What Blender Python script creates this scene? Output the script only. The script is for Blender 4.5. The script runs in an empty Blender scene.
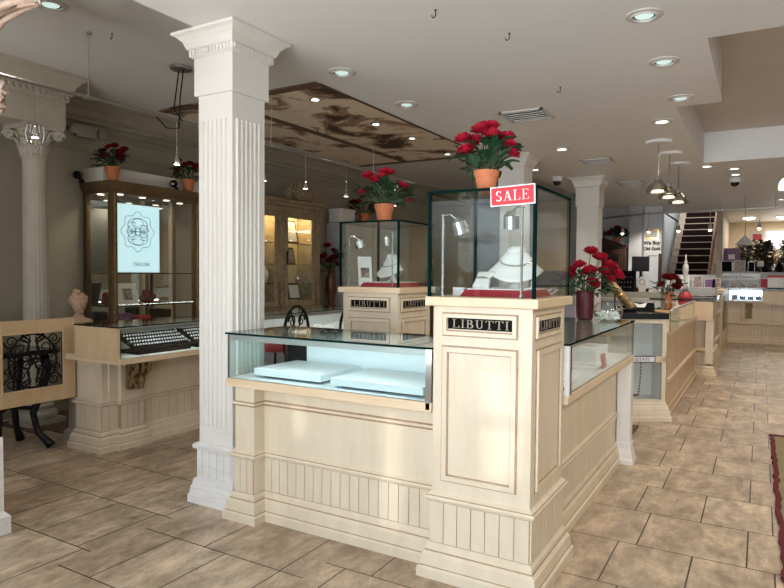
import bpy, math, random
from mathutils import Matrix, Vector
PI = math.pi
R = random.Random(7)
C = bpy.context.scene.collection
SC = bpy.context.scene

# ------------------------------------------------------------------ camera, world, light, exposure
cam = bpy.data.objects.new('camera', bpy.data.cameras.new('camera')); C.objects.link(cam)
cam.data.sensor_width = 36; cam.data.lens = 28.933; cam.data.clip_start = .05
cam.matrix_world = Matrix(((0.86292321, -0.0240324, 0.50476328, 0), (0.5052758, 0.02573607, -0.86257407, 0),
                           (0.0077391, 0.99937986, 0.03435124, 1.5), (0, 0, 0, 1)))
SC.camera = cam
SC.view_settings.view_transform = 'Standard'; SC.view_settings.look = 'None'
SC.view_settings.gamma = 1; SC.view_settings.use_curve_mapping = False
SC.view_settings.exposure = 0.14
SC.cycles.transparent_max_bounces = 32
SC.cycles.max_bounces = 10; SC.cycles.diffuse_bounces = 5; SC.cycles.glossy_bounces = 5
SC.cycles.sample_clamp_indirect = 4; SC.cycles.caustics_reflective = False; SC.cycles.caustics_refractive = False
W = bpy.data.worlds.new('world'); SC.world = W; W.use_nodes = True
W.node_tree.nodes['Background'].inputs[0].default_value = (.62, .78, 1, 1)
W.node_tree.nodes['Background'].inputs[1].default_value = .6

def lamp(name, kind, loc, energy, color, rot=(0, 0, 0), **kw):
    l = bpy.data.lights.new(name, kind); l.energy = energy; l.color = color
    for k, v in kw.items(): setattr(l, k, v)
    o = bpy.data.objects.new(name, l); o.location = loc; o.rotation_euler = rot; C.objects.link(o); return o
DAY = (.84, .92, 1.0); WARM = (1, .74, .48); NEUT = (1, .93, .83)
# daylight through the shopfront windows behind the camera
for x0, x1, e in ((-1.8, 1.1, 84), (2.7, 4.7, 45)):
    lamp('daylight', 'AREA', ((x0+x1)/2, -1.95, 1.6), e, DAY, (PI/2, 0, 0), shape='RECTANGLE', size=x1-x0, size_y=2.2, spread=1.75)
for x0, x1, e in ((-4.7, -2.2, 72), (-1.8, 1.1, 22)):      # upward fill lamps added below the windows to brighten the ceiling
    lamp('ceiling_fill', 'AREA', ((x0+x1)/2, -1.95, .72), e, (1, .96, .9), (PI/2+.8, 0, 0), shape='RECTANGLE', size=x1-x0, size_y=.45, spread=1.9)
lamp('daylight', 'AREA', (-3.45, -1.95, 1.7), 20, DAY, (PI/2-.75, 0, 0), shape='RECTANGLE', size=2.5, size_y=1.8, spread=1.7)
lamp('daylight', 'AREA', (5.25, .9, 1.6), 12, (1, .95, .88), (PI/2, 0, PI/2), shape='RECTANGLE', size=2.6, size_y=2.2)

for y in (2.2, 3.7, 5.2, 7.0): lamp('aisle_fill', 'SPOT', (1.5, y, 2.97), 55, (1, .84, .66), (0, .45, 0), spot_size=2.6, spot_blend=.7, shadow_soft_size=.08)  # unseen warm fill spots without fixtures, added to brighten faces towards the aisle

lamp('sun', 'SUN', (0, -6, 6), 1.0, (1, .95, .86), Vector((0, 1, -.26)).to_track_quat('-Z', 'Y').to_euler(), angle=.016)

# ------------------------------------------------------------------ materials
def mat(name, col, rough=.5, metal=0, noise=None, col2=None, stretch=(1, 1, 1), bump=0, emis=None, estr=0, spec=.5, coat=0, nsc=6):
    m = bpy.data.materials.new(name); m.use_nodes = True
    nt = m.node_tree; b = nt.nodes['Principled BSDF']
    b.inputs['Base Color'].default_value = (*col, 1); b.inputs['Roughness'].default_value = rough
    b.inputs['Metallic'].default_value = metal; b.inputs['Specular IOR Level'].default_value = spec
    b.inputs['Coat Weight'].default_value = coat
    if emis: b.inputs['Emission Color'].default_value = (*emis, 1); b.inputs['Emission Strength'].default_value = estr
    if col2 is None and not emis: col2 = tuple(c*.9 for c in col)
    if col2 is not None:
        tc = nt.nodes.new('ShaderNodeTexCoord'); mp = nt.nodes.new('ShaderNodeMapping'); mp.inputs['Scale'].default_value = stretch
        n = nt.nodes.new('ShaderNodeTexNoise'); n.inputs['Scale'].default_value = nsc; n.inputs['Detail'].default_value = 5; n.inputs['Roughness'].default_value = .62
        r = nt.nodes.new('ShaderNodeValToRGB'); r.color_ramp.elements[0].position = .35; r.color_ramp.elements[1].position = .68
        r.color_ramp.elements[0].color = (*col, 1); r.color_ramp.elements[1].color = (*col2, 1)
        nt.links.new(tc.outputs['Object'], mp.inputs[0]); nt.links.new(mp.outputs[0], n.inputs[0]); nt.links.new(n.outputs[0], r.inputs[0])
        nt.links.new(r.outputs[0], b.inputs['Base Color'])
        if bump:
            bp = nt.nodes.new('ShaderNodeBump'); bp.inputs['Strength'].default_value = bump; bp.inputs['Distance'].default_value = .01
            nt.links.new(n.outputs[0], bp.inputs['Height']); nt.links.new(bp.outputs[0], b.inputs['Normal'])
    return m
def glassmat(name, tint, refl=1.0, ior=1.5, rough=0.0):
    m = bpy.data.materials.new(name); m.use_nodes = True; nt = m.node_tree; nt.nodes.clear()
    o = nt.nodes.new('ShaderNodeOutputMaterial'); t = nt.nodes.new('ShaderNodeBsdfTransparent'); g = nt.nodes.new('ShaderNodeBsdfGlossy')
    t.inputs[0].default_value = (*tint, 1); g.inputs['Roughness'].default_value = rough; g.inputs[0].default_value = (refl, refl, refl, 1)
    fr = nt.nodes.new('ShaderNodeFresnel'); fr.inputs[0].default_value = ior
    mx = nt.nodes.new('ShaderNodeMixShader'); gm = nt.nodes.new('ShaderNodeNewGeometry'); mr = nt.nodes.new('ShaderNodeMapRange'); mr.inputs[3].default_value = ior; mr.inputs[4].default_value = 1/ior
    nt.links.new(gm.outputs['Backfacing'], mr.inputs[0]); nt.links.new(mr.outputs[0], fr.inputs[0])      # same Fresnel on both faces of a thin pane
    nt.links.new(fr.outputs[0], mx.inputs[0]); nt.links.new(t.outputs[0], mx.inputs[1]); nt.links.new(g.outputs[0], mx.inputs[2])
    nt.links.new(mx.outputs[0], o.inputs[0]); return m
M = {}
M['cream'] = mat('cream_paint', (.73, .645, .505), .40, col2=(.655, .565, .43), stretch=(1, 1, .25), nsc=9, bump=.02)
M['creamwarm'] = mat('maple_cream', (.66, .50, .32), .36, col2=(.58, .42, .25), stretch=(1, 1, .2), nsc=8)
M['maple'] = mat('maple_ledge', (.74, .60, .42), .32, col2=(.68, .53, .35), stretch=(.5, .5, 3), nsc=7)
M['glaze'] = mat('brown_glaze', (.33, .21, .12), .5, col2=(.46, .33, .21), nsc=30)
M['white'] = mat('white_paint', (.75, .735, .70), .45, col2=(.71, .69, .65), stretch=(1, 1, .3), nsc=5)
M['scuff'] = mat('scuffed_white', (.80, .80, .80), .5, col2=(.70, .69, .66), stretch=(.6, .6, 6), nsc=9)
M['ceil'] = mat('ceiling_paint', (.80, .80, .80), .5, col2=(.77, .77, .77), nsc=1.2)
M['ceilwarm'] = mat('ceiling_paint_peach', (.64, .585, .54), .6, col2=(.60, .545, .50), nsc=1.5)
M['wall'] = mat('wall_plaster', (.40, .375, .30), .7, col2=(.37, .345, .275), nsc=2)
M['wallgrey'] = mat('grey_wall', (.50, .50, .50), .7, nsc=2)
M['wallpale'] = mat('pale_blue_wall', (.72, .76, .80), .7, nsc=2)
M['wallbeige'] = mat('beige_wall', (.72, .60, .42), .7, nsc=2)
M['crown'] = mat('crown_plaster', (.40, .375, .30), .6, col2=(.35, .32, .25), nsc=14)
M['stone'] = mat('column_stone', (.52, .49, .42), .55, col2=(.46, .43, .36), nsc=6)
M['veined'] = mat('veined_stone', (.72, .60, .52), .45, col2=(.48, .32, .24), nsc=9)
M['chrome'] = mat('chrome', (.75, .77, .78), .15, 1, col2=(.72, .74, .75))
M['steel'] = mat('brushed_steel', (.50, .50, .50), .35, 1)
M['alu'] = mat('aluminium', (.62, .65, .66), .4, .6)
M['black'] = mat('black_lacquer', (.006, .006, .007), .2, spec=.35)
M['iron'] = mat('wrought_iron', (.006, .006, .006), .5, spec=.2)
M['blackfab'] = mat('black_velvet', (.006, .006, .007), .8, spec=.08)
M['red'] = mat('red_velvet', (.36, .015, .03), .7, col2=(.28, .01, .02), nsc=20)
M['redboard'] = mat('red_board', (.62, .022, .035), .5, col2=(.59, .02, .033))
M['redrug'] = mat('red_fringe', (.11, .006, .012), .9, nsc=40)
M['rug'] = mat('rug_pile', (.27, .21, .12), .95, col2=(.20, .18, .09), nsc=14)
M['pattern'] = mat('patterned_mat', (.05, .035, .03), .9, col2=(.22, .14, .09), nsc=26)
M['boardwhite'] = mat('white_board', (.82, .82, .82), .5)
M['tray'] = mat('pale_tray', (.74, .83, .86), .45, col2=(.71, .81, .84))
M['linen'] = mat('white_leatherette', (.80, .80, .79), .5)
M['silver'] = mat('silver_jewelry', (.70, .70, .72), .2, 1)
M['gold'] = mat('antique_gold', (.32, .22, .10), .45, .5, col2=(.14, .09, .04), nsc=25)
M['palebrass'] = mat('pale_brass_letters', (.36, .31, .23), .4, .3)
M['brass'] = mat('brass', (.75, .52, .2), .25, 1)
M['goldwood'] = mat('gilded_wood', (.17, .105, .045), .45, .15, col2=(.10, .06, .025), stretch=(1, 1, .3), nsc=10)
M['carved'] = mat('carved_pale_gold', (.36, .29, .19), .5, .1, col2=(.22, .165, .10), nsc=12)
M['darkwood'] = mat('dark_mahogany', (.045, .018, .010), .45, spec=.2, col2=(.028, .011, .006), stretch=(1, 1, .3), nsc=9)
M['terra'] = mat('terracotta', (.60, .20, .09), .75, col2=(.50, .16, .07), nsc=12)
M['burg'] = mat('burgundy_ceramic', (.085, .003, .014), .25, coat=.2)
M['copper'] = mat('copper_vase', (.12, .045, .025), .35, .4)
M['soil'] = mat('soil', (.03, .02, .012), .95, nsc=60)
M['rose'] = mat('rose_petal', (.46, .010, .035), .6, spec=.25, col2=(.26, .005, .015), nsc=30)
M['rosedark'] = mat('dark_rose_petal', (.20, .007, .014), .65, spec=.2, col2=(.09, .003, .007), nsc=30)
M['leaf'] = mat('leaf', (.018, .06, .028), .5, col2=(.03, .085, .04), nsc=30)
M['leafdark'] = mat('dark_leaf', (.012, .03, .016), .55, nsc=30)
M['stem'] = mat('stem', (.06, .10, .04), .6)
M['plaster'] = mat('peach_plaster', (.55, .38, .26), .6, nsc=8)
M['paper'] = mat('paper', (.80, .78, .74), .7)
M['ink'] = mat('ink', (.02, .02, .025), .6)
M['inkred'] = mat('red_ink', (.45, .04, .05), .6)
M['inkblue'] = mat('navy_ink', (.05, .06, .16), .6)
M['purple'] = mat('purple_card', (.10, .03, .13), .6, col2=(.30, .16, .32), nsc=18)
M['photo'] = mat('photo_print', (.05, .035, .03), .4, col2=(.55, .42, .34), nsc=22)
M['blueprint'] = mat('blue_print', (.05, .10, .32), .4, col2=(.65, .75, .85), nsc=16)
M['stairred'] = mat('stair_carpet', (.014, .006, .006), .95, spec=.1, nsc=40)
M['stairside'] = mat('stair_beige', (.48, .40, .32), .7)
M['crystal'] = mat('white_pebble', (.85, .85, .86), .2, coat=.5)
M['bead'] = mat('brown_bead', (.10, .03, .025), .25)
M['screenoff'] = mat('black_screen', (.01, .01, .012), .15)
M['mirror'] = mat('mirror', (.55, .58, .58), .03, 1, col2=(.54, .57, .57))
M['vent'] = mat('vent_white', (.60, .58, .55), .5)
M['ventdark'] = mat('vent_dark', (.04, .04, .04), .8)
M['lampoff'] = mat('lamp_glass_dim', (.5, .65, .6), .1, emis=(.65, .85, .78), estr=.75)
M['lampon'] = mat('lamp_glass_lit', (1, 1, 1), .2, emis=(1, .95, .85), estr=6)
M['lampwarm'] = mat('warm_bulb', (1, 1, 1), .2, emis=(1, .90, .74), estr=2.5)
M['ledglow'] = mat('lit_case', (1, 1, 1), .3, emis=(.75, .88, 1), estr=2.2)
M['postermat'] = mat('lit_poster', (.6, .8, .85), .4, emis=(.56, .80, .86), estr=.9)
M['posterblue'] = mat('poster_blue_line', (.05, .20, .36), .5); M['postergold'] = mat('poster_gold_line', (.45, .36, .16), .5)
M['mural'] = mat('sepia_mural', (.56, .46, .33), .6, col2=(.50, .40, .28))
M['strip'] = mat('strip_light', (1, 1, 1), .3, emis=(.92, .97, 1), estr=3)
M['shopfront'] = mat('dark_shopfront', (.10, .09, .08), .5)
M['muralborder'] = mat('brown_painted_border', (.16, .10, .06), .6)
M['winglow'] = mat('bright_window', (1, 1, 1), .3, emis=(1, .98, .94), estr=3.0)
M['foliage'] = mat('mixed_foliage', (.012, .02, .01), .8, col2=(.12, .10, .05), nsc=12)
M['rust'] = mat('rust_leaf', (.20, .06, .02), .8)
M['lav'] = mat('lavender_panel', (.46, .46, .56), .6)
M['shade'] = mat('frosted_shade', (.55, .50, .40), .2)
M['glass'] = glassmat('clear_glass', (.955, .98, .97))
M['glassg'] = glassmat('greenish_glass', (.93, .97, .965))
M['topglass'] = glassmat('smoked_top_glass', (.86, .91, .89), ior=1.65)
M['edge'] = mat('glass_edge', (.003, .016, .014), .5, spec=.0)
M['shadeglass'] = glassmat('ribbed_glass', (.80, .79, .74), rough=.15)

def muralmat():
    m = M['mural']; nt = m.node_tree; r = [n for n in nt.nodes if n.type == 'VALTORGB'][0].color_ramp; n = [n for n in nt.nodes if n.type == 'TEX_NOISE'][0]
    n.inputs['Scale'].default_value = 1.25; n.inputs['Detail'].default_value = 7; n.inputs['Distortion'].default_value = 1.1
    r.elements[0].position = .36; r.elements[0].color = (.045, .025, .015, 1); r.elements[1].position = .51; r.elements[1].color = (.86, .76, .62, 1)
    for p, c in ((.41, (.10, .055, .03, 1)), (.44, (.55, .37, .26, 1)), (.455, (.20, .11, .07, 1)), (.475, (.70, .56, .42, 1))): r.elements.new(p).color = c
muralmat()
# floor tiles
def floormat():
    m = bpy.data.materials.new('travertine_tile'); m.use_nodes = True; nt = m.node_tree; b = nt.nodes['Principled BSDF']; L = nt.links.new
    tc = nt.nodes.new('ShaderNodeTexCoord'); sp = nt.nodes.new('ShaderNodeSeparateXYZ'); L(tc.outputs['Object'], sp.inputs[0])
    def math_(op, a, bb):
        n = nt.nodes.new('ShaderNodeMath'); n.operation = op
        for i, q in enumerate((a, bb)):
            if isinstance(q, (int, float)): n.inputs[i].default_value = q
            else: L(q, n.inputs[i])
        return n.outputs[0]
    st = math_('GREATER_THAN', sp.outputs[0], -1.9)
    st2 = math_('GREATER_THAN', sp.outputs[0], -3.05)
    y = math_('ADD', sp.outputs[1], math_('MULTIPLY', st2, .18)); y = math_('ADD', y, math_('MULTIPLY', st, -.19))
    x = math_('ADD', sp.outputs[0], math_('MULTIPLY', st, .11))
    cb = nt.nodes.new('ShaderNodeCombineXYZ'); L(math_('ADD', x, 20.42), cb.inputs[0]); L(math_('ADD', y, 19.5-1.9+.145), cb.inputs[1])
    br = nt.nodes.new('ShaderNodeTexBrick'); L(cb.outputs[0], br.inputs[0]); br.inputs['Scale'].default_value = 1
    br.squash = 1.42; br.squash_frequency = 2; br.inputs['Brick Width'].default_value = .375; br.inputs['Row Height'].default_value = .535; br.inputs['Mortar Size'].default_value = .0042
    br.inputs['Mortar Smooth'].default_value = .2; br.inputs['Bias'].default_value = 0; br.offset = .5
    br.inputs['Color1'].default_value = (.345, .270, .197, 1); br.inputs['Color2'].default_value = (.48, .395, .30, 1); br.inputs['Mortar'].default_value = (.03, .022, .017, 1)
    n = nt.nodes.new('ShaderNodeTexNoise'); n.inputs['Scale'].default_value = 4.2; n.inputs['Detail'].default_value = 13; n.inputs['Roughness'].default_value = .76; n.inputs['Distortion'].default_value = .3
    mp = nt.nodes.new('ShaderNodeMapping'); mp.inputs['Scale'].default_value = (1.6, .8, 1); L(tc.outputs['Object'], mp.inputs[0]); L(mp.outputs[0], n.inputs[0])
    rp = nt.nodes.new('ShaderNodeValToRGB'); e = rp.color_ramp.elements
    e[0].position = .34; e[0].color = (.55, .48, .41, 1); e[1].position = .66; e[1].color = (1.6, 1.57, 1.5, 1); e.new(.5).color = (.98, .95, .92, 1)
    L(n.outputs[0], rp.inputs[0])
    mx = nt.nodes.new('ShaderNodeMix'); mx.data_type = 'RGBA'; mx.blend_type = 'MULTIPLY'; mx.inputs[0].default_value = 1
    L(br.outputs['Color'], mx.inputs[6]); L(rp.outputs[0], mx.inputs[7]); L(mx.outputs[2], b.inputs['Base Color'])
    r2 = nt.nodes.new('ShaderNodeMapRange'); r2.inputs[3].default_value = .30; r2.inputs[4].default_value = .52; L(n.outputs[0], r2.inputs[0]); L(r2.outputs[0], b.inputs['Roughness'])
    bp = nt.nodes.new('ShaderNodeBump'); bp.inputs['Strength'].default_value = .25; bp.inputs['Distance'].default_value = .004
    L(math_('ADD', math_('MULTIPLY', br.outputs['Fac'], -1), math_('MULTIPLY', n.outputs[0], .35)), bp.inputs['Height']); L(bp.outputs[0], b.inputs['Normal'])
    return m
M['floor'] = floormat()

# ------------------------------------------------------------------ mesh helpers
class MB:
    def __init__(s): s.v = []; s.f = []; s.mi = []; s.m = 0; s.T = None
    def add(s, vs, fs):
        o = len(s.v); T = s.T
        s.v += [tuple(T @ Vector(p)) if T else tuple(p) for p in vs]
        s.f += [tuple(i+o for i in f) for f in fs]; s.mi += [s.m]*len(fs); return s
    def box(s, x0, x1, y0, y1, z0, z1):
        return s.add([(x0,y0,z0),(x1,y0,z0),(x1,y1,z0),(x0,y1,z0),(x0,y0,z1),(x1,y0,z1),(x1,y1,z1),(x0,y1,z1)],
                     [(0,3,2,1),(4,5,6,7),(0,1,5,4),(1,2,6,5),(2,3,7,6),(3,0,4,7)])
    def pane(s, x0, x1, y0, y1, z0, z1):          # glass pane: rim faces get material slot 1
        d = (x1-x0, y1-y0, z1-z0); k = d.index(min(d)); n = len(s.mi); s.box(x0, x1, y0, y1, z0, z1)
        big = {2: (0, 1), 1: (2, 4), 0: (3, 5)}[k]
        for i in range(6): s.mi[n+i] = 0 if i in big else 1
        return s
    def prism(s, poly, z0, z1):
        n = len(poly)
        return s.add([(x, y, z0) for x, y in poly]+[(x, y, z1) for x, y in poly],
                     [tuple(range(n-1, -1, -1)), tuple(range(n, 2*n))]+[(i, (i+1) % n, n+(i+1) % n, n+i) for i in range(n)])
    def xprism(s, poly, x0, x1):                   # polygon in (y,z), extruded along x
        n = len(poly)
        return s.add([(x0, y, z) for y, z in poly]+[(x1, y, z) for y, z in poly],
                     [tuple(range(n-1, -1, -1)), tuple(range(n, 2*n))]+[(i, (i+1) % n, n+(i+1) % n, n+i) for i in range(n)])
    def yprism(s, poly, y0, y1):                   # polygon in (x,z), extruded along y
        n = len(poly)
        return s.add([(x, y0, z) for x, z in poly]+[(x, y1, z) for x, z in poly],
                     [tuple(range(n)), tuple(range(2*n-1, n-1, -1))]+[(i, n+i, n+(i+1) % n, (i+1) % n) for i in range(n)])
    def ring(s, rect, prof):                       # moulding around a rectangle, prof = [(offset, z[, slot of the band above])]
        x0, x1, y0, y1 = rect; k = s.m
        for i in range(len(prof)-1):
            (a, z), (b, w) = prof[i][:2], prof[i+1][:2]
            s.m = prof[i][2] if len(prof[i]) > 2 else k
            P = [(x0-a,y0-a,z),(x1+a,y0-a,z),(x1+a,y1+a,z),(x0-a,y1+a,z),(x0-b,y0-b,w),(x1+b,y0-b,w),(x1+b,y1+b,w),(x0-b,y1+b,w)]
            s.add(P, [(0,1,5,4),(1,2,6,5),(2,3,7,6),(3,0,4,7)])
        s.m = k; a, z = prof[0][:2]; b, w = prof[-1][:2]
        s.add([(x0-a,y0-a,z),(x1+a,y0-a,z),(x1+a,y1+a,z),(x0-a,y1+a,z)], [(3,2,1,0)])
        s.add([(x0-b,y0-b,w),(x1+b,y0-b,w),(x1+b,y1+b,w),(x0-b,y1+b,w)], [(0,1,2,3)]); return s
    def tube(s, pts, r, n=6, cap=True):
        pts = [Vector(p) for p in pts]; rs = r if isinstance(r, (list, tuple)) else [r]*len(pts); V = []; up = None
        for i, p in enumerate(pts):
            d = (pts[min(i+1, len(pts)-1)]-pts[max(i-1, 0)])
            d = d.normalized() if d.length > 1e-9 else Vector((0, 0, 1))
            if up is None: up = d.orthogonal().normalized()
            up = (up-d*up.dot(d)); up = up.normalized() if up.length > 1e-6 else d.orthogonal().normalized()
            q = d.cross(up)
            V += [p+(up*math.cos(2*PI*k/n)+q*math.sin(2*PI*k/n))*rs[i] for k in range(n)]
        F = [(i*n+k, i*n+(k+1) % n, (i+1)*n+(k+1) % n, (i+1)*n+k) for i in range(len(pts)-1) for k in range(n)]
        if cap: F += [tuple(range(n-1, -1, -1)), tuple(range((len(pts)-1)*n, len(pts)*n))]
        return s.add(V, F)
    def lathe(s, prof, n=20, c=(0, 0), flute=None):   # prof = [(r, z)]
        V = []
        for r, z in prof:
            for k in range(n):
                a = 2*PI*k/n; rr = r*(flute(k, z) if flute else 1)
                V.append((c[0]+rr*math.cos(a), c[1]+rr*math.sin(a), z))
        m = len(prof)
        F = [(i*n+k, i*n+(k+1) % n, (i+1)*n+(k+1) % n, (i+1)*n+k) for i in range(m-1) for k in range(n)]
        F += [tuple(range(n-1, -1, -1)), tuple(range((m-1)*n, m*n))]
        return s.add(V, F)
    def ball(s, c, r, n=8, m=6, sc=(1, 1, 1)):
        V = [(c[0], c[1], c[2]-r*sc[2])]
        for i in range(1, m):
            t = -PI/2+PI*i/m
            V += [(c[0]+r*sc[0]*math.cos(t)*math.cos(2*PI*k/n), c[1]+r*sc[1]*math.cos(t)*math.sin(2*PI*k/n), c[2]+r*sc[2]*math.sin(t)) for k in range(n)]
        V.append((c[0], c[1], c[2]+r*sc[2])); e = len(V)-1
        F = [(0, 1+(k+1) % n, 1+k) for k in range(n)]
        F += [(1+i*n+k, 1+i*n+(k+1) % n, 1+(i+1)*n+(k+1) % n, 1+(i+1)*n+k) for i in range(m-2) for k in range(n)]
        F += [(e, 1+(m-2)*n+k, 1+(m-2)*n+(k+1) % n) for k in range(n)]
        return s.add(V, F)
    def grid(s, P, nu, nv):                        # P(u,v) -> point, open sheet
        V = [P(i/nu, j/nv) for i in range(nu+1) for j in range(nv+1)]
        return s.add(V, [(i*(nv+1)+j, (i+1)*(nv+1)+j, (i+1)*(nv+1)+j+1, i*(nv+1)+j+1) for i in range(nu) for j in range(nv)])
def mesh(name, mb, mats, smooth=False):
    me = bpy.data.meshes.new(name); me.from_pydata(mb.v, [], mb.f)
    for m in (mats if isinstance(mats, (list, tuple)) else [mats]): me.materials.append(M[m])
    me.polygons.foreach_set('material_index', mb.mi)
    if smooth: me.polygons.foreach_set('use_smooth', [True]*len(mb.f))
    me.update(); return me
def obj(name, mb, mats, parent=None, bevel=0, smooth=False, solid=0):
    o = bpy.data.objects.new(name, mesh(name, mb, mats, smooth) if isinstance(mb, MB) else mb); C.objects.link(o)
    if parent:
        o.parent = parent; w = WORLDPOS.get(parent.name, Vector())
        o.matrix_parent_inverse = Matrix.Translation(-w) if not LOCAL.get(parent.name) else Matrix()
    if solid: q = o.modifiers.new('solid', 'SOLIDIFY'); q.thickness = solid; q.offset = 0
    if bevel:
        q = o.modifiers.new('bevel', 'BEVEL'); q.width = bevel; q.segments = 2; q.limit_method = 'ANGLE'; q.angle_limit = .7
    return o
# parts may be written in world coordinates (parent Empty at its base) or in the thing's own coordinates (local=True)
WORLDPOS = {}; LOCAL = {}
def thing(name, label, cat, loc, group=None, local=False, rz=0):
    o = bpy.data.objects.new(name, None); C.objects.link(o); o.location = loc; o.rotation_euler = (0, 0, rz); o.empty_display_size = .1
    o['label'] = label; o['category'] = cat
    if group: o['group'] = group
    WORLDPOS[o.name] = Vector(loc); LOCAL[o.name] = local
    return o
def sub(parent): # lets sub-parts hang from a part in the same coordinates
    LOCAL[parent.name] = True
    return parent
def tag(o, label, cat, group=None, kind=None):
    o['label'] = label; o['category'] = cat
    if group: o['group'] = group
    if kind: o['kind'] = kind
    return o
def struct(name, mb, mats, label=None, bevel=0):
    o = obj(name, mb, mats, bevel=bevel); o['kind'] = 'structure'
    o['label'] = label or name.replace('_', ' '); o['category'] = name.split('_')[0]; return o
def copy_tree(o, parent=None):
    c = o.copy(); C.objects.link(c)
    if parent: c.parent = parent
    for ch in list(o.children): copy_tree(ch, c)
    return c
def text(body, size, name, matname, parent, mtx, depth=.0015, align='CENTER', bold=0):
    cu = bpy.data.curves.new(name, 'FONT'); cu.body = body; cu.size = size; cu.extrude = depth; cu.offset = bold; cu.align_x = align; cu.align_y = 'CENTER'; cu.resolution_u = 3
    t = bpy.data.objects.new(name, cu); C.objects.link(t)
    dg = bpy.context.evaluated_depsgraph_get(); me = bpy.data.meshes.new_from_object(t.evaluated_get(dg))
    bpy.data.objects.remove(t); me.materials.clear(); me.materials.append(M[matname]); me.transform(mtx)
    return obj(name, me, None, parent)
def frame(o, u, v):      # matrix with local x -> u, y -> v, z -> u x v at origin o
    u = Vector(u).normalized(); v = Vector(v).normalized(); n = u.cross(v)
    return Matrix(((u.x, v.x, n.x, o[0]), (u.y, v.y, n.y, o[1]), (u.z, v.z, n.z, o[2]), (0, 0, 0, 1)))
FY = lambda x, y, z: frame((x, y, z), (1, 0, 0), (0, 0, 1))     # text facing -Y
FX = lambda x, y, z: frame((x, y, z), (0, 1, 0), (0, 0, 1))     # text facing +X

# serif capitals from strokes, one unit tall
def serif(mb, word, height, mtx, width=None, depth=.002, gap=.14):
    adv = {'L': .62, 'I': .32, 'B': .64, 'U': .74, 'T': .68, 'S': .54, 'A': .76, 'E': .62}
    tot = sum(adv[c] for c in word)+gap*(len(word)-1); sx = (width/tot) if width else height
    def poly(P, ox):
        n = len(P); V = [mtx @ Vector(((ox+x)*sx, y*height, d)) for d in (0, depth) for x, y in P]
        mb.add(V, [tuple(range(n-1, -1, -1)), tuple(range(n, 2*n))]+[(i, (i+1) % n, n+(i+1) % n, n+i) for i in range(n)])
    def rc(x0, x1, y0, y1, ox): poly([(x0, y0), (x1, y0), (x1, y1), (x0, y1)], ox)
    def arc(cx, cy, rx, ry, a0, a1, w0, w1, ox, n=10):
        for i in range(n):
            q = []
            for j, sgn in ((i, 1), (i+1, 1), (i+1, -1), (i, -1)):
                a = a0+(a1-a0)*j/n; w = (w0+(w1-w0)*math.sin(PI*j/n))*.5*sgn
                q.append((cx+(rx+w)*math.cos(a), cy+(ry+w)*math.sin(a)))
            poly(q if a1 > a0 else q[::-1], ox)
    x = -tot/2; t, h = .105, .045
    for c in word:
        if c in 'LIBE': rc(.10, .10+t, 0, 1, x); rc(0, .33, 0, h, x); rc(0, .33, 1-h, 1, x)
        if c == 'L': rc(.1, .6, 0, h, x); poly([(.5, 0), (.6, 0), (.62, .26), (.57, .26)], x)
        if c == 'E':
            rc(.1, .58, 0, h, x); rc(.1, .55, 1-h, 1, x); rc(.1, .42, .5, .5+h, x); poly([(.5, 0), (.59, 0), (.62, .24), (.57, .24)], x)
            poly([(.5, 1), (.53, .78), (.57, .78), (.56, 1)], x); rc(.39, .43, .42, .62, x)
        if c == 'B': arc(.28, .76, .20, .21, -PI/2, PI/2, .06, .13, x); arc(.30, .27, .25, .245, -PI/2, PI/2, .06, .14, x); rc(.1, .3, .49, .54, x); rc(.1, .32, 0, h, x); rc(.1, .3, 1-h, 1, x)
        if c == 'U': rc(.11, .11+t, .3, 1, x); rc(.54, .60, .3, 1, x); rc(0, .33, 1-h, 1, x); rc(.44, .70, 1-h, 1, x); arc(.372, .3, .20, .26, PI, 2*PI, .10, .06, x)
        if c == 'T': rc(.275, .275+t, 0, 1, x); rc(.17, .51, 0, h, x); rc(.02, .66, 1-h, 1, x); poly([(.0, .76), (.04, .76), (.1, 1), (.02, 1)], x); poly([(.64, .76), (.68, .76), (.66, 1), (.58, 1)], x)
        if c == 'A': poly([(.34, 1), (.40, 1), (.16, 0), (.10, 0)], x); poly([(.33, 1), (.43, 1), (.70, 0), (.55, 0)], x); rc(.2, .56, .33, .38, x); rc(0, .26, 0, h, x); rc(.46, .78, 0, h, x)
        if c == 'S': arc(.26, .75, .19, .2, PI*.15, PI*1.5, .05, .12, x); arc(.26, .26, .20, .21, PI*.5, -PI*.85, .05, .13, x); rc(.42, .46, .74, .96, x); rc(.04, .08, .04, .26, x)
        x += adv[c]+gap
    return mb

# ------------------------------------------------------------------ the setting
CL = 3.38; CZ = 3.0
struct('floor', MB().box(-7, 5.2, -1.8, 21, -.1, 0), 'floor', 'travertine tiled shop floor')
c = MB(); c.box(-3.05, 5.2, -1.8, 4.5, CZ, CZ+.05).box(-3.05, -.33, 4.5, 6.2, CZ, CZ+.05).box(-3.05, -.70, 6.2, 9.45, CZ, CZ+.05).box(-3.05, 5.2, 9.45, 16.9, CZ, CZ+.05).box(-3.05, -2.1, 16.9, 21, CZ, CZ+.05).box(-.88, 5.2, 16.9, 21, CZ, CZ+.05)
c.box(-3.05, -3.0, -1.8, 15.2, CZ+.05, CL)
c.box(-.33, 5.2, 4.45, 4.5, CZ+.05, 3.4).box(-.38, -.33, 4.5, 6.2, CZ+.05, 3.4).box(-.75, -.70, 6.15, 9.45, CZ+.05, 3.4).box(-.75, -.33, 6.15, 6.2, CZ+.05, 3.4).box(-.75, 5.2, 9.45, 9.5, CZ+.05, 3.4)
struct('ceiling', c, 'ceil', 'grey white ceiling with a recess on the right')
struct('ceiling_recess', MB().box(-.8, 5.2, 4.45, 9.5, 3.4, 3.45), 'ceilwarm', 'peach ceiling inside the raised recess')
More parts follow.
